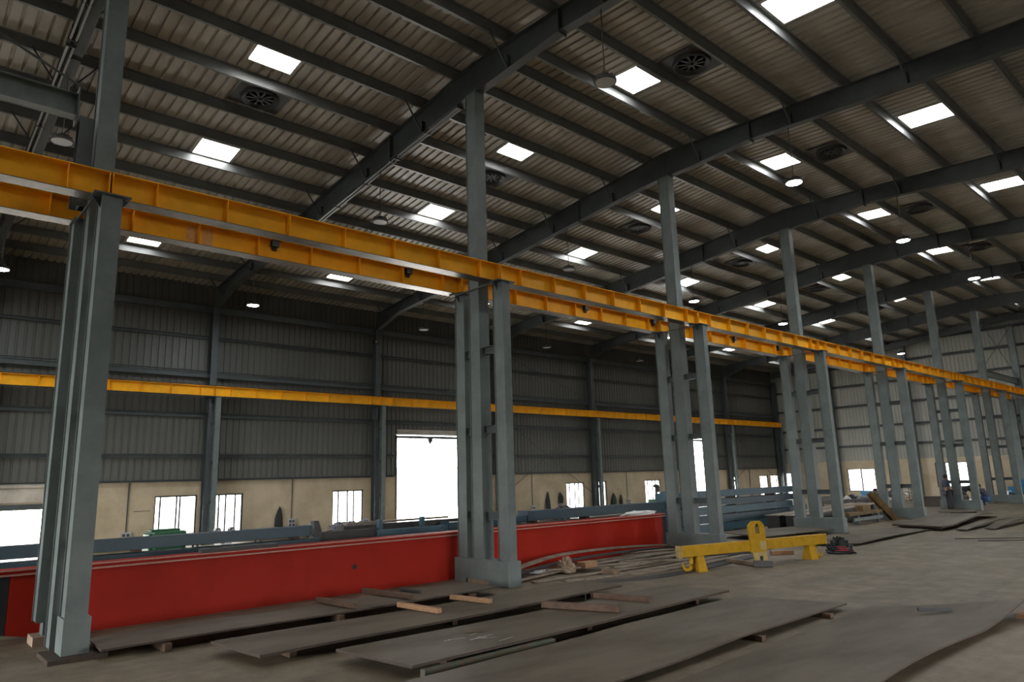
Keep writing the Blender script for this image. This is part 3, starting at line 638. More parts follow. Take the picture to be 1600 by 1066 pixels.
# ------------------------------------------------------------------ floor plates
def plate(name, lab, corners, z, th, nu, nv, zf=None, ef=None, mt=('plate', 'plate_edge')):
    """slab with corners near-left, near-right, far-right, far-left; zf(u, v) lifts it, ef(u, v) shifts it sideways (x)"""
    o0 = Vector((sum(c[0] for c in corners) / 4, sum(c[1] for c in corners) / 4, 0)); mb = MB(); P = {}
    for i in range(nu + 1):
        for j in range(nv + 1):
            u, v_ = i / nu, j / nv
            x = (1 - u) * ((1 - v_) * corners[0][0] + v_ * corners[3][0]) + u * ((1 - v_) * corners[1][0] + v_ * corners[2][0])
            y = (1 - u) * ((1 - v_) * corners[0][1] + v_ * corners[3][1]) + u * ((1 - v_) * corners[1][1] + v_ * corners[2][1])
            if ef: x += ef(u, v_)
            P[i, j] = (x - o0.x, y - o0.y, z + (zf(u, v_) if zf else 0))
    idx = {k_: n for n, k_ in enumerate(P)}; V = [P[k_] for k_ in P]; n = len(V); V += [(p[0], p[1], p[2] - th) for p in V]; top = []; rest = []
    for i in range(nu):
        for j in range(nv):
            a, b_, c, d_ = idx[i, j], idx[i + 1, j], idx[i + 1, j + 1], idx[i, j + 1]
            top.append((a, b_, c, d_)); rest.append((a + n, d_ + n, c + n, b_ + n))
    for i in range(nu):
        rest.append((idx[i, 0] + n, idx[i + 1, 0] + n, idx[i + 1, 0], idx[i, 0])); rest.append((idx[i, nv], idx[i + 1, nv], idx[i + 1, nv] + n, idx[i, nv] + n))
    for j in range(nv):
        rest.append((idx[0, j], idx[0, j + 1], idx[0, j + 1] + n, idx[0, j] + n)); rest.append((idx[nu, j] + n, idx[nu, j + 1] + n, idx[nu, j + 1], idx[nu, j]))
    mb.v = V; mb.f = top + rest; mb.mi = [0] * len(top) + [1] * len(rest)
    o = mb.build(name, mt); o.location = o0; return tag(o, lab, 'steel plate')
def packers(nm, x0, x1, ys, h, mt='wood_dark', w_=.09):
    for i, y in enumerate(ys):
        tag(MB().box(x0, x1, y - w_ / 2, y + w_ / 2, 0, h).build('timber_packer', mt), f'timber packer under the {nm}, {["near", "middle", "far"][i]} one', 'timber', 'timber packers under the floor plates')
sag = lambda A: (lambda u, v_: A * math.sin(v_ * 9 + 1) * .5)
plate('steel_plate', 'long grey floor plate leftmost, lying against the red girder', [(-11.5, 2.40), (-10.42, 2.34), (-10.38, 8.85), (-11.5, 8.85)], .135, .025, 2, 24, lambda u, v_: .006 * math.sin(v_ * 8))
packers('leftmost floor plate', -11.45, -10.3, (3.1, 5.6, 8.2), .10)
plate('steel_plate', 'second floor plate from the left, ending beside the second column', [(-9.78, 3.45), (-8.52, 3.58), (-8.66, 10.3), (-9.62, 10.35)], .14, .032, 2, 24, lambda u, v_: .008 * math.sin(v_ * 7 + 1))
packers('second floor plate', -9.6, -8.75, (4.1, 6.6, 9.6), .10)
plate('steel_plate', 'third floor plate from the left with pale scuffs and two dark timbers', [(-8.12, 4.34), (-6.77, 4.52), (-6.87, 10.95), (-8.0, 10.8)], .14, .032, 2, 24, lambda u, v_: .006 * math.sin(v_ * 6 + 2))
packers('third floor plate', -7.95, -7.0, (5.2, 7.6, 10.2), .10)
plate('steel_plate', 'wide wavy floor plate, fourth from the left, running out of the bottom edge', [(-6.42, 3.2), (-4.9, 3.0), (-5.0, 11.2), (-6.62, 10.8)], .105, .02, 6, 48, lambda u, v_: .014 * math.sin(v_ * 11 + .6) * (.35 + .65 * u) + .004 * math.sin(v_ * 23), lambda u, v_: .03 * math.sin(v_ * 5) * (u > .5))
packers('wavy fourth floor plate', -6.3, -4.9, (4.4, 8.5, 10.4), .068)
plate('steel_plate', 'widest wavy floor plate at the right, its far corner lifted', [(-4.55, 4.2), (-3.0, 4.0), (-3.03, 12.3), (-4.85, 11.6)], .024, .018, 6, 48, lambda u, v_: .075 * u + .02 * math.sin(v_ * 9 + 3.4) * u + .14 * u * u * max(0, (v_ - .78) / .22), lambda u, v_: .05 * math.sin(v_ * 7.5 + .5) * u)
packers('rightmost floor plate', -3.7, -3.3, (5.5, 8.2, 11.0), .03)
# pale grinder scuffs and a paint mark on the third plate
scuffed = [o for o in bpy.data.objects if o.get('label', '').startswith('third floor plate')][0]; rd = random.Random(11)
for i in range(9):
    x, y, a = -7.25 + rd.uniform(-.3, .3), 5.75 + rd.uniform(-.25, .3), rd.uniform(1.2, 2.0); l_ = rd.uniform(.06, .18); d_ = Vector((math.cos(a), math.sin(a), 0)) * l_
    c = Vector((x, y, .1475)) - scuffed.location; MB().bar(c - d_, c + d_, .012, .001).build('scuff_mark', 'grey', scuffed)['label'] = 'pale scuff mark'
c = Vector((-7.6, 6.05, .1475)) - scuffed.location; MB().bar(c - Vector((.07, .1, 0)), c + Vector((.07, .12, 0)), .05, .001).build('paint_mark', 'rustyel', scuffed)['label'] = 'ochre paint mark'
# bars and timbers on the plates
def timber(a, b_, w_, h, lab, mt='wood', cat='timber', name='timber_batten', z=.131):
    c = Vector(((a[0] + b_[0]) / 2, (a[1] + b_[1]) / 2, z)); hv = (Vector((b_[0], b_[1], z)) - Vector((a[0], a[1], z))) / 2
    o = MB().bar(-hv + Vector((0, 0, h / 2)), hv + Vector((0, 0, h / 2)), w_, h).build(name, mt, bevel=.004); o.location = c; return tag(o, lab, cat)
timber((-11.6, 5.84), (-10.45, 5.92), .08, .075, 'weathered timber batten on the leftmost plate, nearer one', 'wood_dark', z=.14)
timber((-11.85, 6.86), (-10.45, 7.0), .08, .08, 'longer weathered timber across the leftmost plate, against the red girder', 'wood_dark', z=.14)
timber((-11.45, 7.4), (-10.95, 7.5), .05, .05, 'short dark steel bar on the leftmost plate', 'iron', 'bar', 'steel_bar', z=.14)
timber((-10.05, 6.46), (-9.05, 6.54), .08, .075, 'pale timber batten on the second plate, nearer one', z=.139)
timber((-9.98, 7.45), (-9.1, 7.58), .08, .07, 'pale timber batten on the second plate, farther one', z=.139)
timber((-8.2, 7.86), (-7.03, 8.28), .09, .09, 'long dark brown timber on the third plate', 'wood_dark', z=.142)
timber((-8.15, 9.0), (-7.17, 9.2), .09, .08, 'dark brown timber on the third plate, farther one', 'wood_dark', z=.142)
timber((-4.0, 11.1), (-3.66, 11.38), .06, .045, 'small dark green bar on the rightmost plate', 'black', 'bar', 'steel_bar', z=.105)
timber((-6.62, 4.45), (-6.66, 6.4), .10, .11, 'green and rust painted square bar between the third and fourth plates', 'greenbar', 'bar', 'steel_bar', z=0) if False else None
o = MB().box(-6.76, -6.67, 4.62, 6.6, 0, .095).build('steel_bar', 'green_rust' if 'green_rust' in M else 'steel'); tag(o, 'green and rust painted square bar between the third and fourth plates', 'bar')
tag(MB().box(-3.05, -2.9, 11.95, 12.3, 0.0, .06).build('timber_block', 'wood'), 'pale timber block under the lifted corner at the right edge', 'timber')
t = thing('marker_rod', 'thin upright rod on a small foot between the second and third plates', 'rod', (-8.33, 8.98, 0))
MB().box(-.07, .07, -.05, .05, 0, .03).build('foot', 'strip', t); MB().tube([(0, 0, .03), (-.02, .02, .43)], .008, 6).build('stem', 'iron', t)
# plates further back
plate('steel_plate', 'pale floor plate behind the yellow spreader beam, left of the fourth column', [(-13.4, 21.2), (-11.4, 20.4), (-10.95, 24.1), (-12.6, 25.1)], .16, .02, 2, 6)
packers('pale plate behind the spreader beam', -12.6, -11.7, (21.6, 22.8, 24.0), .138)
plate('steel_plate', 'thin floor plate right of the coiled cable, by the fourth column', [(-9.9, 19.8), (-8.7, 20.6), (-8.95, 28.4), (-10.1, 27.6)], .07, .014, 2, 20, lambda u, v_: .02 * math.sin(v_ * 6))
packers('thin plate by the fourth column', -9.7, -9.1, (21, 24, 27), .025)
plate('steel_plate', 'thick curling plate in front of the fifth column', [(-10.2, 27.0), (-8.45, 26.5), (-9.1, 34.6), (-11.0, 34.2)], .16, .05, 6, 24, lambda u, v_: .16 * math.sin(max(0, v_ - .15) * 3.6) * u, lambda u, v_: .25 * math.sin(v_ * 3.1) * u)
packers('thick curling plate', -10.1, -8.75, (27.4, 29.0, 33.8), .08)
plate('steel_plate', 'narrow curling plate strip right of the thick curling plate', [(-8.2, 26.9), (-7.85, 26.8), (-7.75, 33.8), (-8.25, 33.9)], .06, .03, 2, 20, lambda u, v_: .12 * math.sin(v_ * 3.0))
plate('steel_plate', 'narrow curling plate strip near the right edge, farthest right', [(-7.6, 27.8), (-7.25, 27.6), (-7.2, 33.0), (-7.6, 33.2)], .06, .03, 2, 20, lambda u, v_: .14 * math.sin(v_ * 3.0))
plate('steel_plate', 'thin bowed plate at the foot of the sixth column', [(-11.3, 35.2), (-10.0, 35.6), (-10.5, 37.8), (-11.9, 37.6)], .09, .02, 4, 8, lambda u, v_: .12 * (u - .5) ** 2 + .05)
packers('thin bowed plate', -11.2, -10.4, (35.7, 36.5, 37.3), .07)
tag(MB().tube([(-7.3, 23.8, .012), (-5.4, 25.3, .012)], .012, 6).build('steel_rod', 'iron'), 'thin rod on the floor at right, far one of two', 'rod')
tag(MB().tube([(-6.6, 23.4, .012), (-5.2, 24.6, .012)], .012, 6).build('steel_rod', 'iron'), 'thin rod on the floor at right, near one of two', 'rod')

# tangled heap of steel strips between the second and third columns
def strip(pts, w_, th, lab, mt='strip'):
    w_ *= 1.45; th *= 1.3
    P = [Vector(p) for p in pts]; Q = []
    for i in range(len(P) - 1):                      # smooth the path
        for s_ in range(6):
            t_ = s_ / 6; p0 = P[max(i - 1, 0)]; p1 = P[i]; p2 = P[i + 1]; p3 = P[min(i + 2, len(P) - 1)]
            Q.append(.5 * ((2 * p1) + (p2 - p0) * t_ + (2 * p0 - 5 * p1 + 4 * p2 - p3) * t_ ** 2 + (3 * p1 - p0 - 3 * p2 + p3) * t_ ** 3))
    Q.append(P[-1]); mb = MB(); V = []; o0 = P[0].copy(); o0.z = 0
    for i, p in enumerate(Q):
        d = (Q[min(i + 1, len(Q) - 1)] - Q[max(i - 1, 0)]); s_ = Vector((d.y, -d.x, 0)).normalized() * w_ / 2
        for a, z in ((-1, 0), (1, 0), (1, -th), (-1, -th)): V.append(p + s_ * a + Vector((0, 0, z)) - o0)
    F = [(0, 1, 2, 3), tuple(len(V) - 4 + i for i in (3, 2, 1, 0))]
    for i in range(len(Q) - 1):
        for j in range(4): a = i * 4 + j; b2 = i * 4 + (j + 1) % 4; F.append((a, a + 4, b2 + 4, b2))
    o = MB().add(V, F).build('steel_strip', mt); o.location = o0; return tag(o, lab, 'strip', 'scrap strips heaped between the second and third columns')
strip([(-12.0, 10.4, .12), (-12.25, 12.2, .30), (-12.35, 14.2, .30), (-12.4, 16.2, .22), (-12.4, 17.6, .12)], .12, .03, 'longest bowed strip arching up along the foot of the red girder')
strip([(-11.85, 10.3, .06), (-12.0, 12.4, .19), (-12.1, 15, .2), (-12.15, 17.4, .1)], .10, .03, 'dark strip just below the arching strip', 'strip_dark')
strip([(-11.2, 10.0, .05), (-11.5, 12.2, .10), (-11.3, 14.5, .16), (-11.2, 16.6, .14)], .09, .02, 'long pale strip crossing the middle of the scrap heap')
strip([(-11.7, 10.6, .03), (-11.8, 13.0, .05), (-11.7, 16.9, .05)], .25, .02, 'wide dark strip lying flat at the back of the heap', 'strip_dark')
strip([(-10.9, 10.2, .03), (-10.7, 12.8, .04), (-10.6, 15.6, .04)], .10, .02, 'pale strip flat on the floor in front of the heap')
strip([(-10.5, 10.7, .03), (-10.2, 13.0, .04), (-10.3, 16.3, .05)], .16, .025, 'brown strip with dark edge near the front of the heap')
strip([(-11.3, 13.4, .10), (-10.8, 14.6, .16), (-11.4, 16.8, .12)], .08, .02, 'short kinked pale strip toward the third column')
strip([(-12.1, 13.0, .08), (-11.4, 14.4, .18), (-11.6, 16.4, .10)], .07, .02, 'twisted narrow strip in the upper heap')
strip([(-10.9, 12.7, .08), (-10.7, 13.9, .09), (-11.2, 15.6, .1)], .09, .02, 'light strip with a white fleck beside it')
strip([(-11.5, 11.2, .12), (-11.0, 13.0, .12), (-10.4, 14.9, .10)], .07, .02, 'strip slanting from the back to the front of the heap')
strip([(-12.2, 14.6, .13), (-11.5, 15.6, .20), (-11.0, 17.2, .14)], .10, .02, 'strip slanting toward the foot box of the third column')
strip([(-10.0, 12.2, .03), (-9.9, 14.2, .04), (-9.95, 16.8, .05)], .12, .02, 'strip just behind the left end of the yellow spreader beam')
strip([(-11.0, 15.2, .07), (-10.4, 16.3, .08), (-10.3, 17.6, .07)], .18, .02, 'broad offcut before the third column', 'strip_dark')
strip([(-10.1, 10.6, .022), (-9.6, 11.8, .024), (-9.4, 13.2, .024), (-9.8, 17.2, .03)], .22, .02, 'long dark-edged sheet strip in front of the heap, running under the spreader beam', 'strip_dark')
strip([(-11.9, 11.8, .06), (-11.3, 12.3, .08), (-10.8, 13.5, .06)], .09, .02, 'brown short strip left of the brick blocks', 'primer')
blob('cement_block', 'brick', (-11.45, 11.75, .02), (.2, .22, .3), 'rough broken brick block propping the scrap strips', 'block', 5, .2)
tag(MB().hexa([(-11.35, 12.0, .1), (-11.1, 12.0, .1), (-11.1, 12.4, .1), (-11.35, 12.4, .1), (-11.35, 12.0, .22), (-11.1, 12.0, .22), (-11.1, 12.4, .22), (-11.35, 12.4, .22)]).build('timber_block', 'wood'), 'pale timber block on the scrap heap beside the brick block', 'block')
tag(MB().box(-10.55, -10.2, 11.9, 12.1, .04, .13).build('brick', 'primer'), 'dark red brick on the scrap strips', 'brick')
blob('paper_scrap', 'white', (-10.9, 13.6, .03), (.06, .08, .06), 'small white scrap among the steel strips', 'scrap', 8)
blob('plastic_scrap', 'grey', (-11.7, 11.2, .05), (.12, .3, .05), 'crumpled grey plastic scrap near the second column', 'scrap', 9)

# yellow lifting spreader beam
t = thing('spreader_beam', 'yellow lifting spreader beam on two feet with hooks and a slotted centre lug', 'lifting beam', (-8.825, 15.315, 0), math.atan2(.9675, .2528))
MB().box(-2.25, 2.25, -.09, .09, .33, .555).build('box_beam', 'hook', t, bevel=.008)
for x in (-2.255, 2.255): MB().box(x - .006, x + .006, -.10, .10, .32, .565).build('end_plate', 'hook_worn', t)
q = MB(); q.prism([(-.27, .555), (.19, .555), (.17, .88), (.07, .98), (-.19, .99), (-.31, .88)], 'y', -.015, .015)
lug = MB()
# lug plate with a real slot: built as a ring of quads around the slot
out = [(-.27, .30), (-.04, .30), (.20, .30), (.20, .60), (.18, .88), (.07, .985), (-.06, .99), (-.19, .985), (-.31, .88), (-.28, .60)]
inn = [(-.10, .70), (-.04, .70), (.02, .70), (.02, .76), (.02, .86), (.0, .92), (-.04, .93), (-.08, .92), (-.10, .86), (-.10, .76)]
n = len(out); V = []
for y in (-.145, -.092): V += [(p[0], y, p[1]) for p in out] + [(p[0], y, p[1]) for p in inn]
F = []
for i in range(n):
    j = (i + 1) % n; F += [(i, j, n + j, n + i), (2 * n + i, 3 * n + i, 3 * n + j, 2 * n + j), (i, 2 * n + i, 2 * n + j, j), (n + i, n + j, 3 * n + j, 3 * n + i)]
lug.add(V, F).build('centre_lug', 'hook', t)
q = MB(); q.prism([(-.22, .298), (.2, .298), (.21, .06), (-.19, .08)], 'y', -.135, -.10); q.build('lower_lug', 'hook_worn', t)
MB().tube([(.02, -.14, .16), (.02, -.095, .16)], .055, 14).build('shackle_hole', 'black', t)
MB().box(.0, .19, -.149, -.146, .34, .54).build('worn_patch', 'hook_worn', t)['label'] = 'paler worn paint patch'
for x in (-1.72, 1.75):
    q = MB(); q.hexa([(x - .13, -.14, 0), (x + .13, -.14, 0), (x + .13, .14, 0), (x - .13, .14, 0), (x - .09, -.07, .33), (x + .09, -.07, .33), (x + .09, .07, .33), (x - .09, .07, .33)]); q.build('foot', 'hook', t)
for x, s_ in ((-1.98, -1), (1.98, 1)):
    q = MB(); pts = [(x - s_ * .05, .33), (x - s_ * .05, .22)]
    for i in range(9):
        a = math.radians(0 - i * 25); pts.append((x + s_ * .07 - s_ * .12 * math.cos(a), .17 + .12 * math.sin(a)))
    q.tube([(p[0], 0, p[1]) for p in pts], [.045, .05] + [.05, .052, .05, .047, .043, .038, .032, .025, .012], 10); q.build('hook', 'hook', t, smooth=True)
t = thing('iron_drawbar', 'dark iron bar lying under the centre of the spreader beam', 'bar', (-9.0, 15.2, 0))
MB().bar((-.6, .15, .05), (.42, -.12, .05), .10, .08).build('bar', 'primer', t); MB().bar((.3, -.25, .07), (.62, .0, .07), .16, .12).build('head', 'iron', t)
timber((-9.55, 17.3), (-9.2, 17.75), .16, .1, 'whitish pink timber block behind the spreader beam', 'wood', z=.001)
# cable heap
t = thing('cable_heap', 'black coiled cable heap with red ends on the floor right of the spreader beam', 'cable', (-8.35, 18.55, 0)); rd = random.Random(4)
def coil(n, r0, h, rad, seed, zz=.0, sx=1.):
    rd = random.Random(seed); P = []
    for i in range(n):
        a = i * .7 + rd.random() * .5; r = r0 * (1 - .55 * i / n) * (.6 + .5 * rd.random()); P.append((r * math.cos(a) * sx, r * math.sin(a), rad + zz + h * i / n * (.8 + .2 * rd.random())))
    return P
MB().tube(coil(70, .32, .27, .022, 3), .022, 6).build('black_cable', 'black', t, smooth=True)
MB().tube(coil(44, .38, .20, .02, 5), .022, 6).build('black_cable', 'black', t, smooth=True)
MB().tube([(p[0] + .12, p[1] - .12, p[2]) for p in coil(30, .26, .14, .012, 8, .06)], .012, 6).build('red_cable', 'redcable', t, smooth=True)
o = blob('cloth_wrap', 'cloth', (0, 0, 0), (.3, .26, .36), None, None, 12, .3); o.parent = t

# ------------------------------------------------------------------ along the left wall
def conduit_drop(y, z0, lab):
    t = thing('switch_box', lab, 'switchboard', (XW + .012, y, 0), 0, 'switchboards on the cream plaster')
    MB().tube([(.02, 0, z0 + .2), (.02, 0, CZ - .03)], .018, 6).build('conduit', 'iron', t)
    MB().box(0, .09, -.15, .17, z0 - .16, z0 + .2).build('enclosure', 'grey', t, bevel=.006)
    for i in range(4): MB().box(.09, .115, -.12 + .14 * (i % 2), -.04 + .14 * (i % 2), z0 - .1 + .15 * (i // 2), z0 - .01 + .15 * (i // 2)).build('socket', 'iron', t)
conduit_drop(6.98, .42, 'grey switch box with a black conduit, left of the green machine')
conduit_drop(13.25, .55, 'grey switch box with a conduit, right of the hanging dark jacket')
conduit_drop(27.2, .45, 'switch box with a conduit on the plaster beyond the second column')
conduit_drop(35.4, .5, 'switch box with a conduit just left of the third column')
conduit_drop(50.2, .5, 'switch box with a conduit near the far left corner')
def jacket(y, z0, z1, w_, lab, mt='cloth', seed=1):
    rd = random.Random(seed); mb = MB(); n = 14; m_ = 12; V = []
    for i in range(m_ + 1):
        f = i / m_; z = z1 + (z0 - z1) * f; ww = w_ * (.12 + .88 * min(1, f * 2.4) ** .7) * (1 - .12 * max(0, f - .7))
        for j in range(n):
            a = j * 2 * math.pi / n; r = 1 + .16 * math.cos(a * 4 + i * .3 + seed) * min(1, f * 2)
            V.append((.07 + .06 * math.cos(a) * r * (.4 + f), ww / 2 * math.sin(a) * r + .02 * math.sin(f * 5 + seed), z))
    F = [tuple(range(n))[::-1], tuple(m_ * n + j for j in range(n))]
    for i in range(m_):
        for j in range(n): F.append((i * n + j, (i + 1) * n + j, (i + 1) * n + (j + 1) % n, i * n + (j + 1) % n))
    t = thing('hanging_jacket', lab, 'jacket', (XW + .012, y, 0)); mb.add(V, F).build('cloth', mt, t, smooth=True)
    MB().tube([(0, 0, z1 + .02), (.08, 0, z1 + .02)], .01, 6).build('peg', 'iron', t)
jacket(12.7, .15, 1.25, .36, 'dark jacket hanging on the cream plaster between two windows', 'cloth', 2)
jacket(28.35, .25, 1.36, .34, 'dark jacket hung on the plaster right of the second column', 'cloth', 3)
jacket(29.35, .7, 1.3, .34, 'short dark bag hung beside the jacket, next to the window', 'cloth', 5)
jacket(34.0, .1, 1.1, .5, 'dark green cloth hung between the window and the third column', 'cloth_green', 7)
jacket(34.7, .1, .98, .34, 'dark cloth hung just right of the green one', 'cloth', 9)
t = thing('wall_camera', 'small black camera unit high on the second wall column left of the tall doorway', 'camera', (-28.3, YK(3) - .22, 8.6))
MB().box(-.12, .02, -.08, .08, -.08, .08).build('housing', 'black', t, bevel=.01); MB().tube([(.02, 0, .02), (.05, 0, .02)], .03, 10).build('lens', 'white', t); MB().box(-.18, -.12, -.02, .25, -.03, .03).build('bracket', 'iron', t)
# cracks and marks
tag(MB().box(XW + .0005, XW + .004, 7.2, 7.75, 1.325, 1.345).build('wall_crack', 'black'), 'dark horizontal crack in the plaster left of the first window', 'crack')
# green machine
t = thing('green_machine', 'green painted machine cabinet standing behind the left blue beams', 'machine', (-20, 5.78, 0))
MB().box(-.4, .4, -.38, .4, 0, 1.04).build('cabinet', 'green', t, bevel=.05); MB().box(-.3, .3, -.47, -.38, .5, 1.0).build('side_box', 'green', t, bevel=.03)
MB().box(.40, .42, -.1, .3, .62, .95).build('panel', 'green', t); MB().box(-.2, .2, -.4, .3, 1.04, 1.09).build('lid', 'green', t, bevel=.02)
# bench under the windows with motors
def bench(x, y0, y1, h, lab, mt='strip_dark', d=.6):
    t = thing('work_bench', lab, 'bench', (x, y0, 0)); L_ = y1 - y0
    MB().box(-d / 2, d / 2, 0, L_, h - .05, h).build('bench_top', mt, t)
    for yy_ in (.08, L_ - .08):
        for xx in (-d / 2 + .06, d / 2 - .06): MB().box(xx - .03, xx + .03, yy_ - .03, yy_ + .03, 0, h - .05).build('leg', 'iron', t)
    return t
bench(-26.6, 8.6, 11.0, .44, 'low dark bench under the first window pair')
def motor(x, y, z, r, L_, lab, mt='iron'):
    t = thing('motor', lab, 'motor', (x, y, z + r + .05))
    MB().tube([(-L_ / 2, 0, 0), (-L_ / 2 + .03, 0, 0), (L_ / 2 - .03, 0, 0), (L_ / 2, 0, 0)], [r * .8, r, r, r * .8], 18).build('housing', mt, t, smooth=False)
    MB().tube([(L_ / 2, 0, 0), (L_ / 2 + .04, 0, 0)], r * .45, 14).build('fan_cover', 'grey', t); MB().box(-L_ * .35, L_ * .35, -r, r, -r - .05, -r * .6).build('foot', mt, t)
motor(-26.6, 9.42, .44, .10, .3, 'small electric motor on the sill of the window beside the wall column, left one')
motor(-26.6, 9.92, .44, .10, .3, 'small electric motor on the same bench, right one')
bench(-26.5, 12.9, 17.3, .20, 'low bench under the window left of the tall doorway')
tag(MB().hexa([(-26.7, 13.1, .2), (-26.3, 13.1, .2), (-26.3, 13.4, .2), (-26.7, 13.4, .2), (-26.65, 13.02, .72), (-26.35, 13.02, .72), (-26.35, 13.25, .72), (-26.65, 13.25, .72)]).build('dark_box', 'iron', bevel=.02), 'dark upright box left of the covered machine', 'box')
t = thing('covered_machine', 'machine under a rumpled patterned cover below the window left of the tall doorway', 'machine', (-26.5, 14.6, .2))
o = blob('cover', 'blanket', (0, -.05, 0), (.35, .85, .36), None, None, 21, .3); o.parent = t
for k_ in ('label', 'category'):
    if k_ in o: del o[k_]
MB().tube([(0, .4, .2), (.05, .65, .34), (0, .85, .42), (0, .95, .36)], [.14, .11, .08, .04], 10).build('raised_arm', 'blanket', t, smooth=True)
t = thing('drum', 'dark blue drum lying left of the tall doorway', 'drum', (-26.5, 16.65, .2))
MB().lathe([(.26, 0), (.28, .02), (.27, .1), (.285, .12), (.27, .14), (.28, .22), (.26, .24)], n=24).build('shell', 'navy', t, smooth=False)
MB().tube([(.15, .1, .24), (.15, .1, .27)], .035, 10).build('bung', 'white', t)
tag(MB().box(-26.9, -26.4, 25.3, 26.2, 0, .56).build('crate', 'primer', bevel=.02), 'dark red crate on the floor beyond the second column', 'crate')
blob('scrap_pile', 'iron', (-26.4, 26.9, 0), (.35, .5, .6), 'heap of dark metal bits beside the dark red crate', 'scrap', 31, .5)
# drilling machine by the third column
t = thing('drill_press', 'green and dark drill press in front of the window left of the third column', 'machine', (-24, 31.9, 0))
MB().box(-.3, .3, -.4, .4, 0, .12).build('base', 'iron', t); MB().tube([(0, 0, .12), (0, 0, 1.45)], .07, 12).build('pillar', 'iron', t)
MB().box(-.18, .18, -.5, .1, .62, .84).build('gear_head', 'green', t, bevel=.03); MB().tube([(0, .12, 1.2), (0, .12, 1.5)], .12, 14).build('motor', 'iron', t)
MB().lathe([(.10, 0), (.16, .03), (.17, .1), (.12, .16), (.04, .18)], (0, 0, 1.45), 16).build('pulley_cover', 'iron', t, smooth=True)
# welding machine by the second column
t = thing('welding_set', 'green and red welding set glimpsed just right of the second column', 'machine', (-17.0, 15.0, 0))
MB().box(-.25, .25, -.3, .3, .1, .9).build('case', 'green', t, bevel=.03); MB().box(-.15, .15, -.15, .15, .9, 1.15).build('top_unit', 'redcable', t, bevel=.02)
for y in (-.22, .22): MB().tube([(-.3, y, .1), (.3, y, .1)], .1, 14).build('wheel', 'black', t)

# ------------------------------------------------------------------ far end by the gable
t = thing('compressor', 'bright blue compressor below the far end wall window', 'compressor', (-19.9, 50.4, 0))
MB().box(-.75, .55, -.4, .4, .08, .66).build('cabinet', 'mblue', t, bevel=.03); MB().box(-.5, .2, -.42, -.40, .25, .6).build('door_panel', 'mblue', t)
MB().box(.6, 1.1, -.35, .35, .05, .66).build('motor_unit', 'grey', t, bevel=.02)
for x in (-.6, .4): MB().box(x - .08, x + .08, -.35, .35, 0, .08).build('skid', 'iron', t)
tag(MB().box(-21.8, -18.2, 46.4, 47.3, 0, .42).build('dark_bench', 'strip_dark', bevel=.02), 'long dark steel block in front of the blue compressor', 'block')
t = thing('storage_rack', 'grey storage rack with pale trays behind the fifth column', 'rack', (-18.2, 50.5, 0))
for x in (-.5, .5):
    for y in (-.2, .2): MB().box(x - .02, x + .02, y - .02, y + .02, 0, 1.0).build('upright', 'iron', t)
for i in range(4): MB().box(-.5, .5, -.22, .22, .12 + .25 * i, .15 + .25 * i).build('shelf', 'grey', t)
for i in range(3): tag(MB().box(-18.6, -17.8, 50.32, 50.68, .152 + .25 * i, .25 + .25 * i).build('tray', ['brick', 'white', 'grey'][i]), f'pale tray on the storage rack, {["lowest", "middle", "top"][i]} shelf', 'tray')
t = thing('dark_girder', 'dark girder end beyond the fifth column beside the welding glow', 'girder', (-13.7, 43.3, 0))
MB().box(-1.2, 1.2, -.3, .3, .0, .55).build('web_box', 'strip_dark', t); MB().box(-1.25, 1.25, -.35, .35, .552, .57).build('top_flange', 'strip', t)
blob('arc_glow', 'spark', (-14.35, 41.8, .02), (.05, .05, .06), 'small orange welding glow on the floor beyond the fifth column', 'arc', 41)
t = thing('blue_machine', 'large blue machine at the right edge beyond the seventh column', 'machine', (-11.7, 50.5, 0))
MB().box(-.5, 1.6, -.4, .4, .45, .85).build('body', 'mblue', t, bevel=.04); MB().box(-.2, 1.2, -.3, .3, .85, 1.25).build('upper_body', 'mblue', t, bevel=.05); MB().box(-.7, 1.4, -.3, .3, 0, .45).build('base', 'iron', t)
t = thing('beam_offcut', 'white painted short beam offcut by the foot of the seventh column', 'beam', (-11.95, 48.9, .35))
MB().box(-.2, .2, -.1, .1, 0, .04).box(-.04, .04, -.1, .1, .04, .26).box(-.2, .2, -.1, .1, .26, .30).build('section', 'white', t)
MB().box(-.25, .25, -.15, .15, -.35, 0).build('packing', 'iron', t)
bench(-17.5, 38.2, 42.5, .5, 'long low bench with clutter seen between the fourth and fifth columns', 'iron', .8)
for i, (x, y, r) in enumerate([(-17.5, 38.7, .14), (-17.6, 39.4, .2), (-17.4, 40.3, .16), (-17.5, 41.2, .2), (-17.6, 42.0, .15)]):
    blob('metal_fitting', ['grey', 'brick', 'white', 'iron', 'grey'][i], (x, y, .5), (r, r * 1.3, r), f'small metal fitting on the long low bench, {ORD[i + 1]} from the left', 'fitting', 50 + i, .35)

# ------------------------------------------------------------------ outside
t = thing('outdoor_tree', 'pale green trees outside the near left doorway', 'tree', (-44, 3, -.2))
rd = random.Random(6); q = MB()
for i in range(260):
    a = rd.random() * 6.28; zz = 1 + rd.random() * 5; r = 3.6 * rd.random() ** .5; c = Vector((math.cos(a) * r * .5, math.sin(a) * r * 1.6 + 2, zz))
    u = Vector((rd.uniform(-1, 1), rd.uniform(-1, 1), rd.uniform(-.6, 1))).normalized() * .45; v_ = u.cross(Vector((rd.uniform(-1, 1), rd.uniform(-1, 1), 1))).normalized() * .3
    q.add([c - u, c - v_, c + u, c + v_], [(0, 1, 2, 3)])
q.build('foliage', 'leaf', t); MB().tube([(0, 2, 0), (.1, 2.1, 2), (0, 2, 4)], [.12, .1, .05], 8).build('trunk', 'yard', t)
t = thing('outdoor_building', 'pale washed-out building outside the tall doorway', 'building', (-60, 47, -.2))
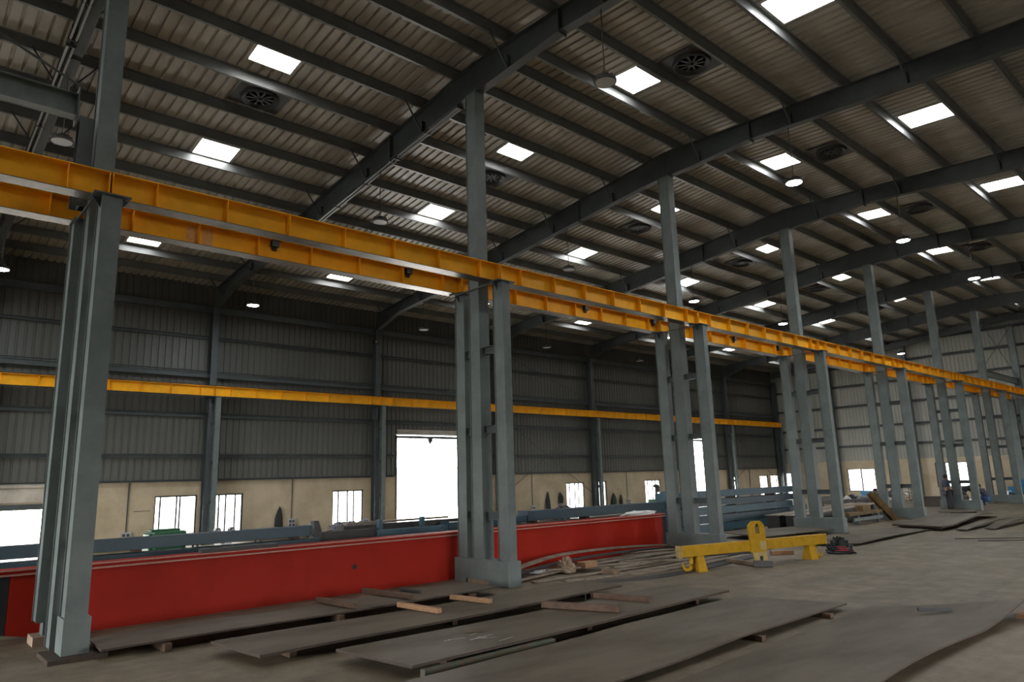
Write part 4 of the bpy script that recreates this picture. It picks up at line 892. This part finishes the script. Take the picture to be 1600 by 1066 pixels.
MB().box(-3, 3, -9, 9, 0, 3.6).build('wall', 'pale', t); MB().box(3, 3.1, -2, 1.5, 0, 2.4).build('gate', 'redlip', t); MB().box(-3.3, 3.3, -9.3, 9.3, 3.6, 3.8).build('roof', 'grey', t)
t = thing('outdoor_shed', 'white louvred shed seen through the first window', 'shed', (-33.5, 10.9, -.2))
MB().box(-1, 1, -.75, .75, 0, 1.45).build('wall', 'white', t)
for i in range(8): MB().box(1.0, 1.04, -.7, .7, .25 + i * .15, .3 + i * .15).build('louvre', 'grey', t)

# ------------------------------------------------------------------ people
def person(name_loc, rz, lab, joints, shirt, trous, arms_skin=True):
    t = thing('person', lab, 'person', name_loc, rz)
    J = joints
    def skin(name, verts, edges, rad, mt, root=0):
        me = bpy.data.meshes.new(name); me.from_pydata(verts, edges, []); me.materials.append(M[mt]); o = bpy.data.objects.new(name, me); COL.objects.link(o)
        sk = o.modifiers.new('skin', 'SKIN'); 
        for i, r in enumerate(rad): me.skin_vertices[0].data[i].radius = (r, r) if not isinstance(r, tuple) else r
        me.skin_vertices[0].data[root].use_root = True
        sb = o.modifiers.new('sub', 'SUBSURF'); sb.levels = 1; sb.render_levels = 2; o.parent = t
        for p in me.polygons: p.use_smooth = True
        sk.use_smooth_shade = True
        return o
    # body: one continuous figure
    names = ['pelvis', 'waist', 'chest', 'neck', 'head', 'crown', 'shL', 'elL', 'wrL', 'haL', 'shR', 'elR', 'wrR', 'haR', 'hipL', 'knL', 'anL', 'toL', 'hipR', 'knR', 'anR', 'toR']
    V = [J[n_] for n_ in names]; ix = {n_: i for i, n_ in enumerate(names)}
    E_ = [('pelvis', 'waist'), ('waist', 'chest'), ('chest', 'neck'), ('neck', 'head'), ('head', 'crown')]
    for s_ in 'LR': E_ += [('chest', 'sh' + s_), ('sh' + s_, 'el' + s_), ('el' + s_, 'wr' + s_), ('wr' + s_, 'ha' + s_), ('pelvis', 'hip' + s_), ('hip' + s_, 'kn' + s_), ('kn' + s_, 'an' + s_), ('an' + s_, 'to' + s_)]
    R_ = dict(pelvis=.14, waist=.14, chest=.15, neck=.05, head=.085, crown=.07, sh=.06, el=.042, wr=.03, ha=.035, hip=.088, kn=.058, an=.04, to=.035)
    rr = [R_[n_] if n_ in R_ else R_[n_[:2] if n_[:3] != 'hip' else 'hip'] for n_ in names]
    skin('body', V, [(ix[a], ix[b_]) for a, b_ in E_], rr, 'skin')
    sv = ['waist', 'chest', 'shL', 'elL', 'shR', 'elR', 'pelvis']; 
    VV = [J[n_] for n_ in sv]; i2 = {n_: i for i, n_ in enumerate(sv)}
    skin('shirt', VV, [(i2[a], i2[b_]) for a, b_ in (('waist', 'chest'), ('chest', 'shL'), ('shL', 'elL'), ('chest', 'shR'), ('shR', 'elR'), ('waist', 'pelvis'))], [.185, .185, .095, .07, .095, .07, .165], shirt, 1)
    tv = ['pelvis', 'hipL', 'knL', 'anL', 'hipR', 'knR', 'anR']; VV = [J[n_] for n_ in tv]; i2 = {n_: i for i, n_ in enumerate(tv)}
    skin('trousers', VV, [(i2[a], i2[b_]) for a, b_ in (('pelvis', 'hipL'), ('hipL', 'knL'), ('knL', 'anL'), ('pelvis', 'hipR'), ('hipR', 'knR'), ('knR', 'anR'))], [.165, .125, .095, .08, .125, .095, .08], trous)
    h, c = Vector(J['head']), Vector(J['crown']); d = (c - h).normalized()
    q = MB(); q.lathe([(.098, -.02), (.104, .03), (.098, .08), (.07, .12), (.02, .14)], n=16); o = q.build('hair', 'hair', t, smooth=True); o.location = h + d * .02 + Vector((-.018, 0, 0)); o.rotation_euler = Vector((0, 0, 1)).rotation_difference(d).to_euler()
    f = (Vector(J['face']) if 'face' in J else Vector((1, 0, 0)))
    q = MB(); nrm = f.normalized(); p = h + d * .01 + nrm * .082
    q.tube([p, p + nrm * .028 - d * .015], [.012, .016], 6); q.build('nose', 'skin', t, smooth=True)
    side = nrm.cross(d).normalized()
    for s_ in (-1, 1):
        MB().tube([h + side * s_ * .085, h + side * s_ * .1], [.03, .022], 8).build('ear', 'skin', t); MB().tube([p + side * s_ * .032 + d * .03 - nrm * .012, p + side * s_ * .032 + d * .03 + nrm * .002], .009, 6).build('eye', 'hair', t)
    MB().tube([p + side * .022 - d * .05, p - side * .022 - d * .05], .006, 6).build('mouth', 'redcable', t)
    for s_ in 'LR':
        a, b_ = Vector(J['an' + s_]), Vector(J['to' + s_]); o = MB().bar(Vector((a.x, a.y, .035)) - (b_ - a).normalized() * .06, Vector((b_.x, b_.y, .03)), .09, .07).build('shoe', 'black', t, bevel=.015)
        w_, hh = Vector(J['wr' + s_]), Vector(J['ha' + s_]); fd = (hh - w_).normalized(); sd = fd.cross(Vector((0, 0, 1))).normalized() if abs(fd.z) < .9 else Vector((0, 1, 0))
        for i, l_ in enumerate((.07, .085, .09, .08)):
            st = hh + sd * (.028 - .018 * i); MB().tube([st, st + fd * l_ * .6, st + fd * l_ - Vector((0, 0, .02))], [.009, .008, .006], 6).build('finger', 'skin', t)
        MB().tube([hh + sd * .03 - fd * .02, hh + sd * .06 + fd * .02, hh + sd * .055 + fd * .05], [.011, .009, .007], 6).build('thumb', 'skin', t)
    return t
stand = dict(pelvis=(0, 0, .90), waist=(.03, 0, 1.08), chest=(-.02, 0, 1.30), neck=(-.03, 0, 1.46), head=(0, 0, 1.58), crown=(-.01, 0, 1.64), shL=(-.03, .17, 1.40), elL=(-.08, .22, 1.12), wrL=(.13, .16, 1.02), haL=(.2, .10, 1.02),
             shR=(-.03, -.17, 1.40), elR=(-.12, -.23, 1.13), wrR=(.10, -.2, 1.0), haR=(.18, -.15, 1.0), hipL=(0, .09, .86), knL=(.03, .1, .47), anL=(-.02, .1, .07), toL=(.14, .11, .04), hipR=(0, -.09, .86), knR=(.05, -.1, .47), anR=(.02, -.1, .07), toR=(.17, -.11, .04))
bend = dict(pelvis=(-.1, 0, .72), waist=(.02, 0, .86), chest=(.22, 0, .98), neck=(.34, 0, 1.05), head=(.44, 0, 1.06), crown=(.5, 0, 1.09), shL=(.24, .17, .99), elL=(.36, .2, .74), wrL=(.52, .12, .6), haL=(.6, .08, .58),
            shR=(.24, -.17, .99), elR=(.38, -.2, .76), wrR=(.56, -.12, .66), haR=(.64, -.08, .64), hipL=(-.1, .1, .7), knL=(.16, .14, .42), anL=(.0, .14, .07), toL=(.16, .15, .04), hipR=(-.1, -.1, .7), knR=(.12, -.14, .42), anR=(-.08, -.14, .07), toR=(.08, -.15, .04), face=(.8, 0, -.6))
crouch = dict(pelvis=(-.12, 0, .36), waist=(-.06, 0, .52), chest=(.04, 0, .74), neck=(.1, 0, .88), head=(.18, 0, .97), crown=(.2, 0, 1.03), shL=(.06, .17, .80), elL=(.28, .2, .60), wrL=(.42, .12, .46), haL=(.49, .1, .42),
              shR=(.06, -.17, .80), elR=(.28, -.2, .62), wrR=(.44, -.1, .52), haR=(.5, -.08, .50), hipL=(-.1, .1, .34), knL=(.26, .17, .44), anL=(.06, .16, .07), toL=(.22, .18, .04), hipR=(-.1, -.1, .34), knR=(.26, -.17, .42), anR=(.06, -.16, .07), toR=(.22, -.18, .04), face=(.9, 0, -.4))
person((-12.0, 39.1, 0), math.radians(42), 'person standing in dark navy shirt and trousers, hand at belly, before the sixth column', stand, 'shirt_navy', 'trouser')
person((-15.9, 42.9, 0), math.radians(60), 'person bending in dark clothes beside the welding glow', bend, 'shirt_maroon', 'trouser')
person((-12.9, 44.6, 0), math.radians(30), 'person in dark clothes stooping behind the sixth column', bend, 'shirt_dark', 'trouser')
person((-12.2, 45.4, 0), math.radians(170), 'person in dark shirt and blue jeans crouching right of the sixth column', crouch, 'shirt_navy', 'jeans')
person((-15.0, 38.4, 0), math.radians(150), 'person crouching in black behind the fifth column', crouch, 'shirt_dark', 'trouser')
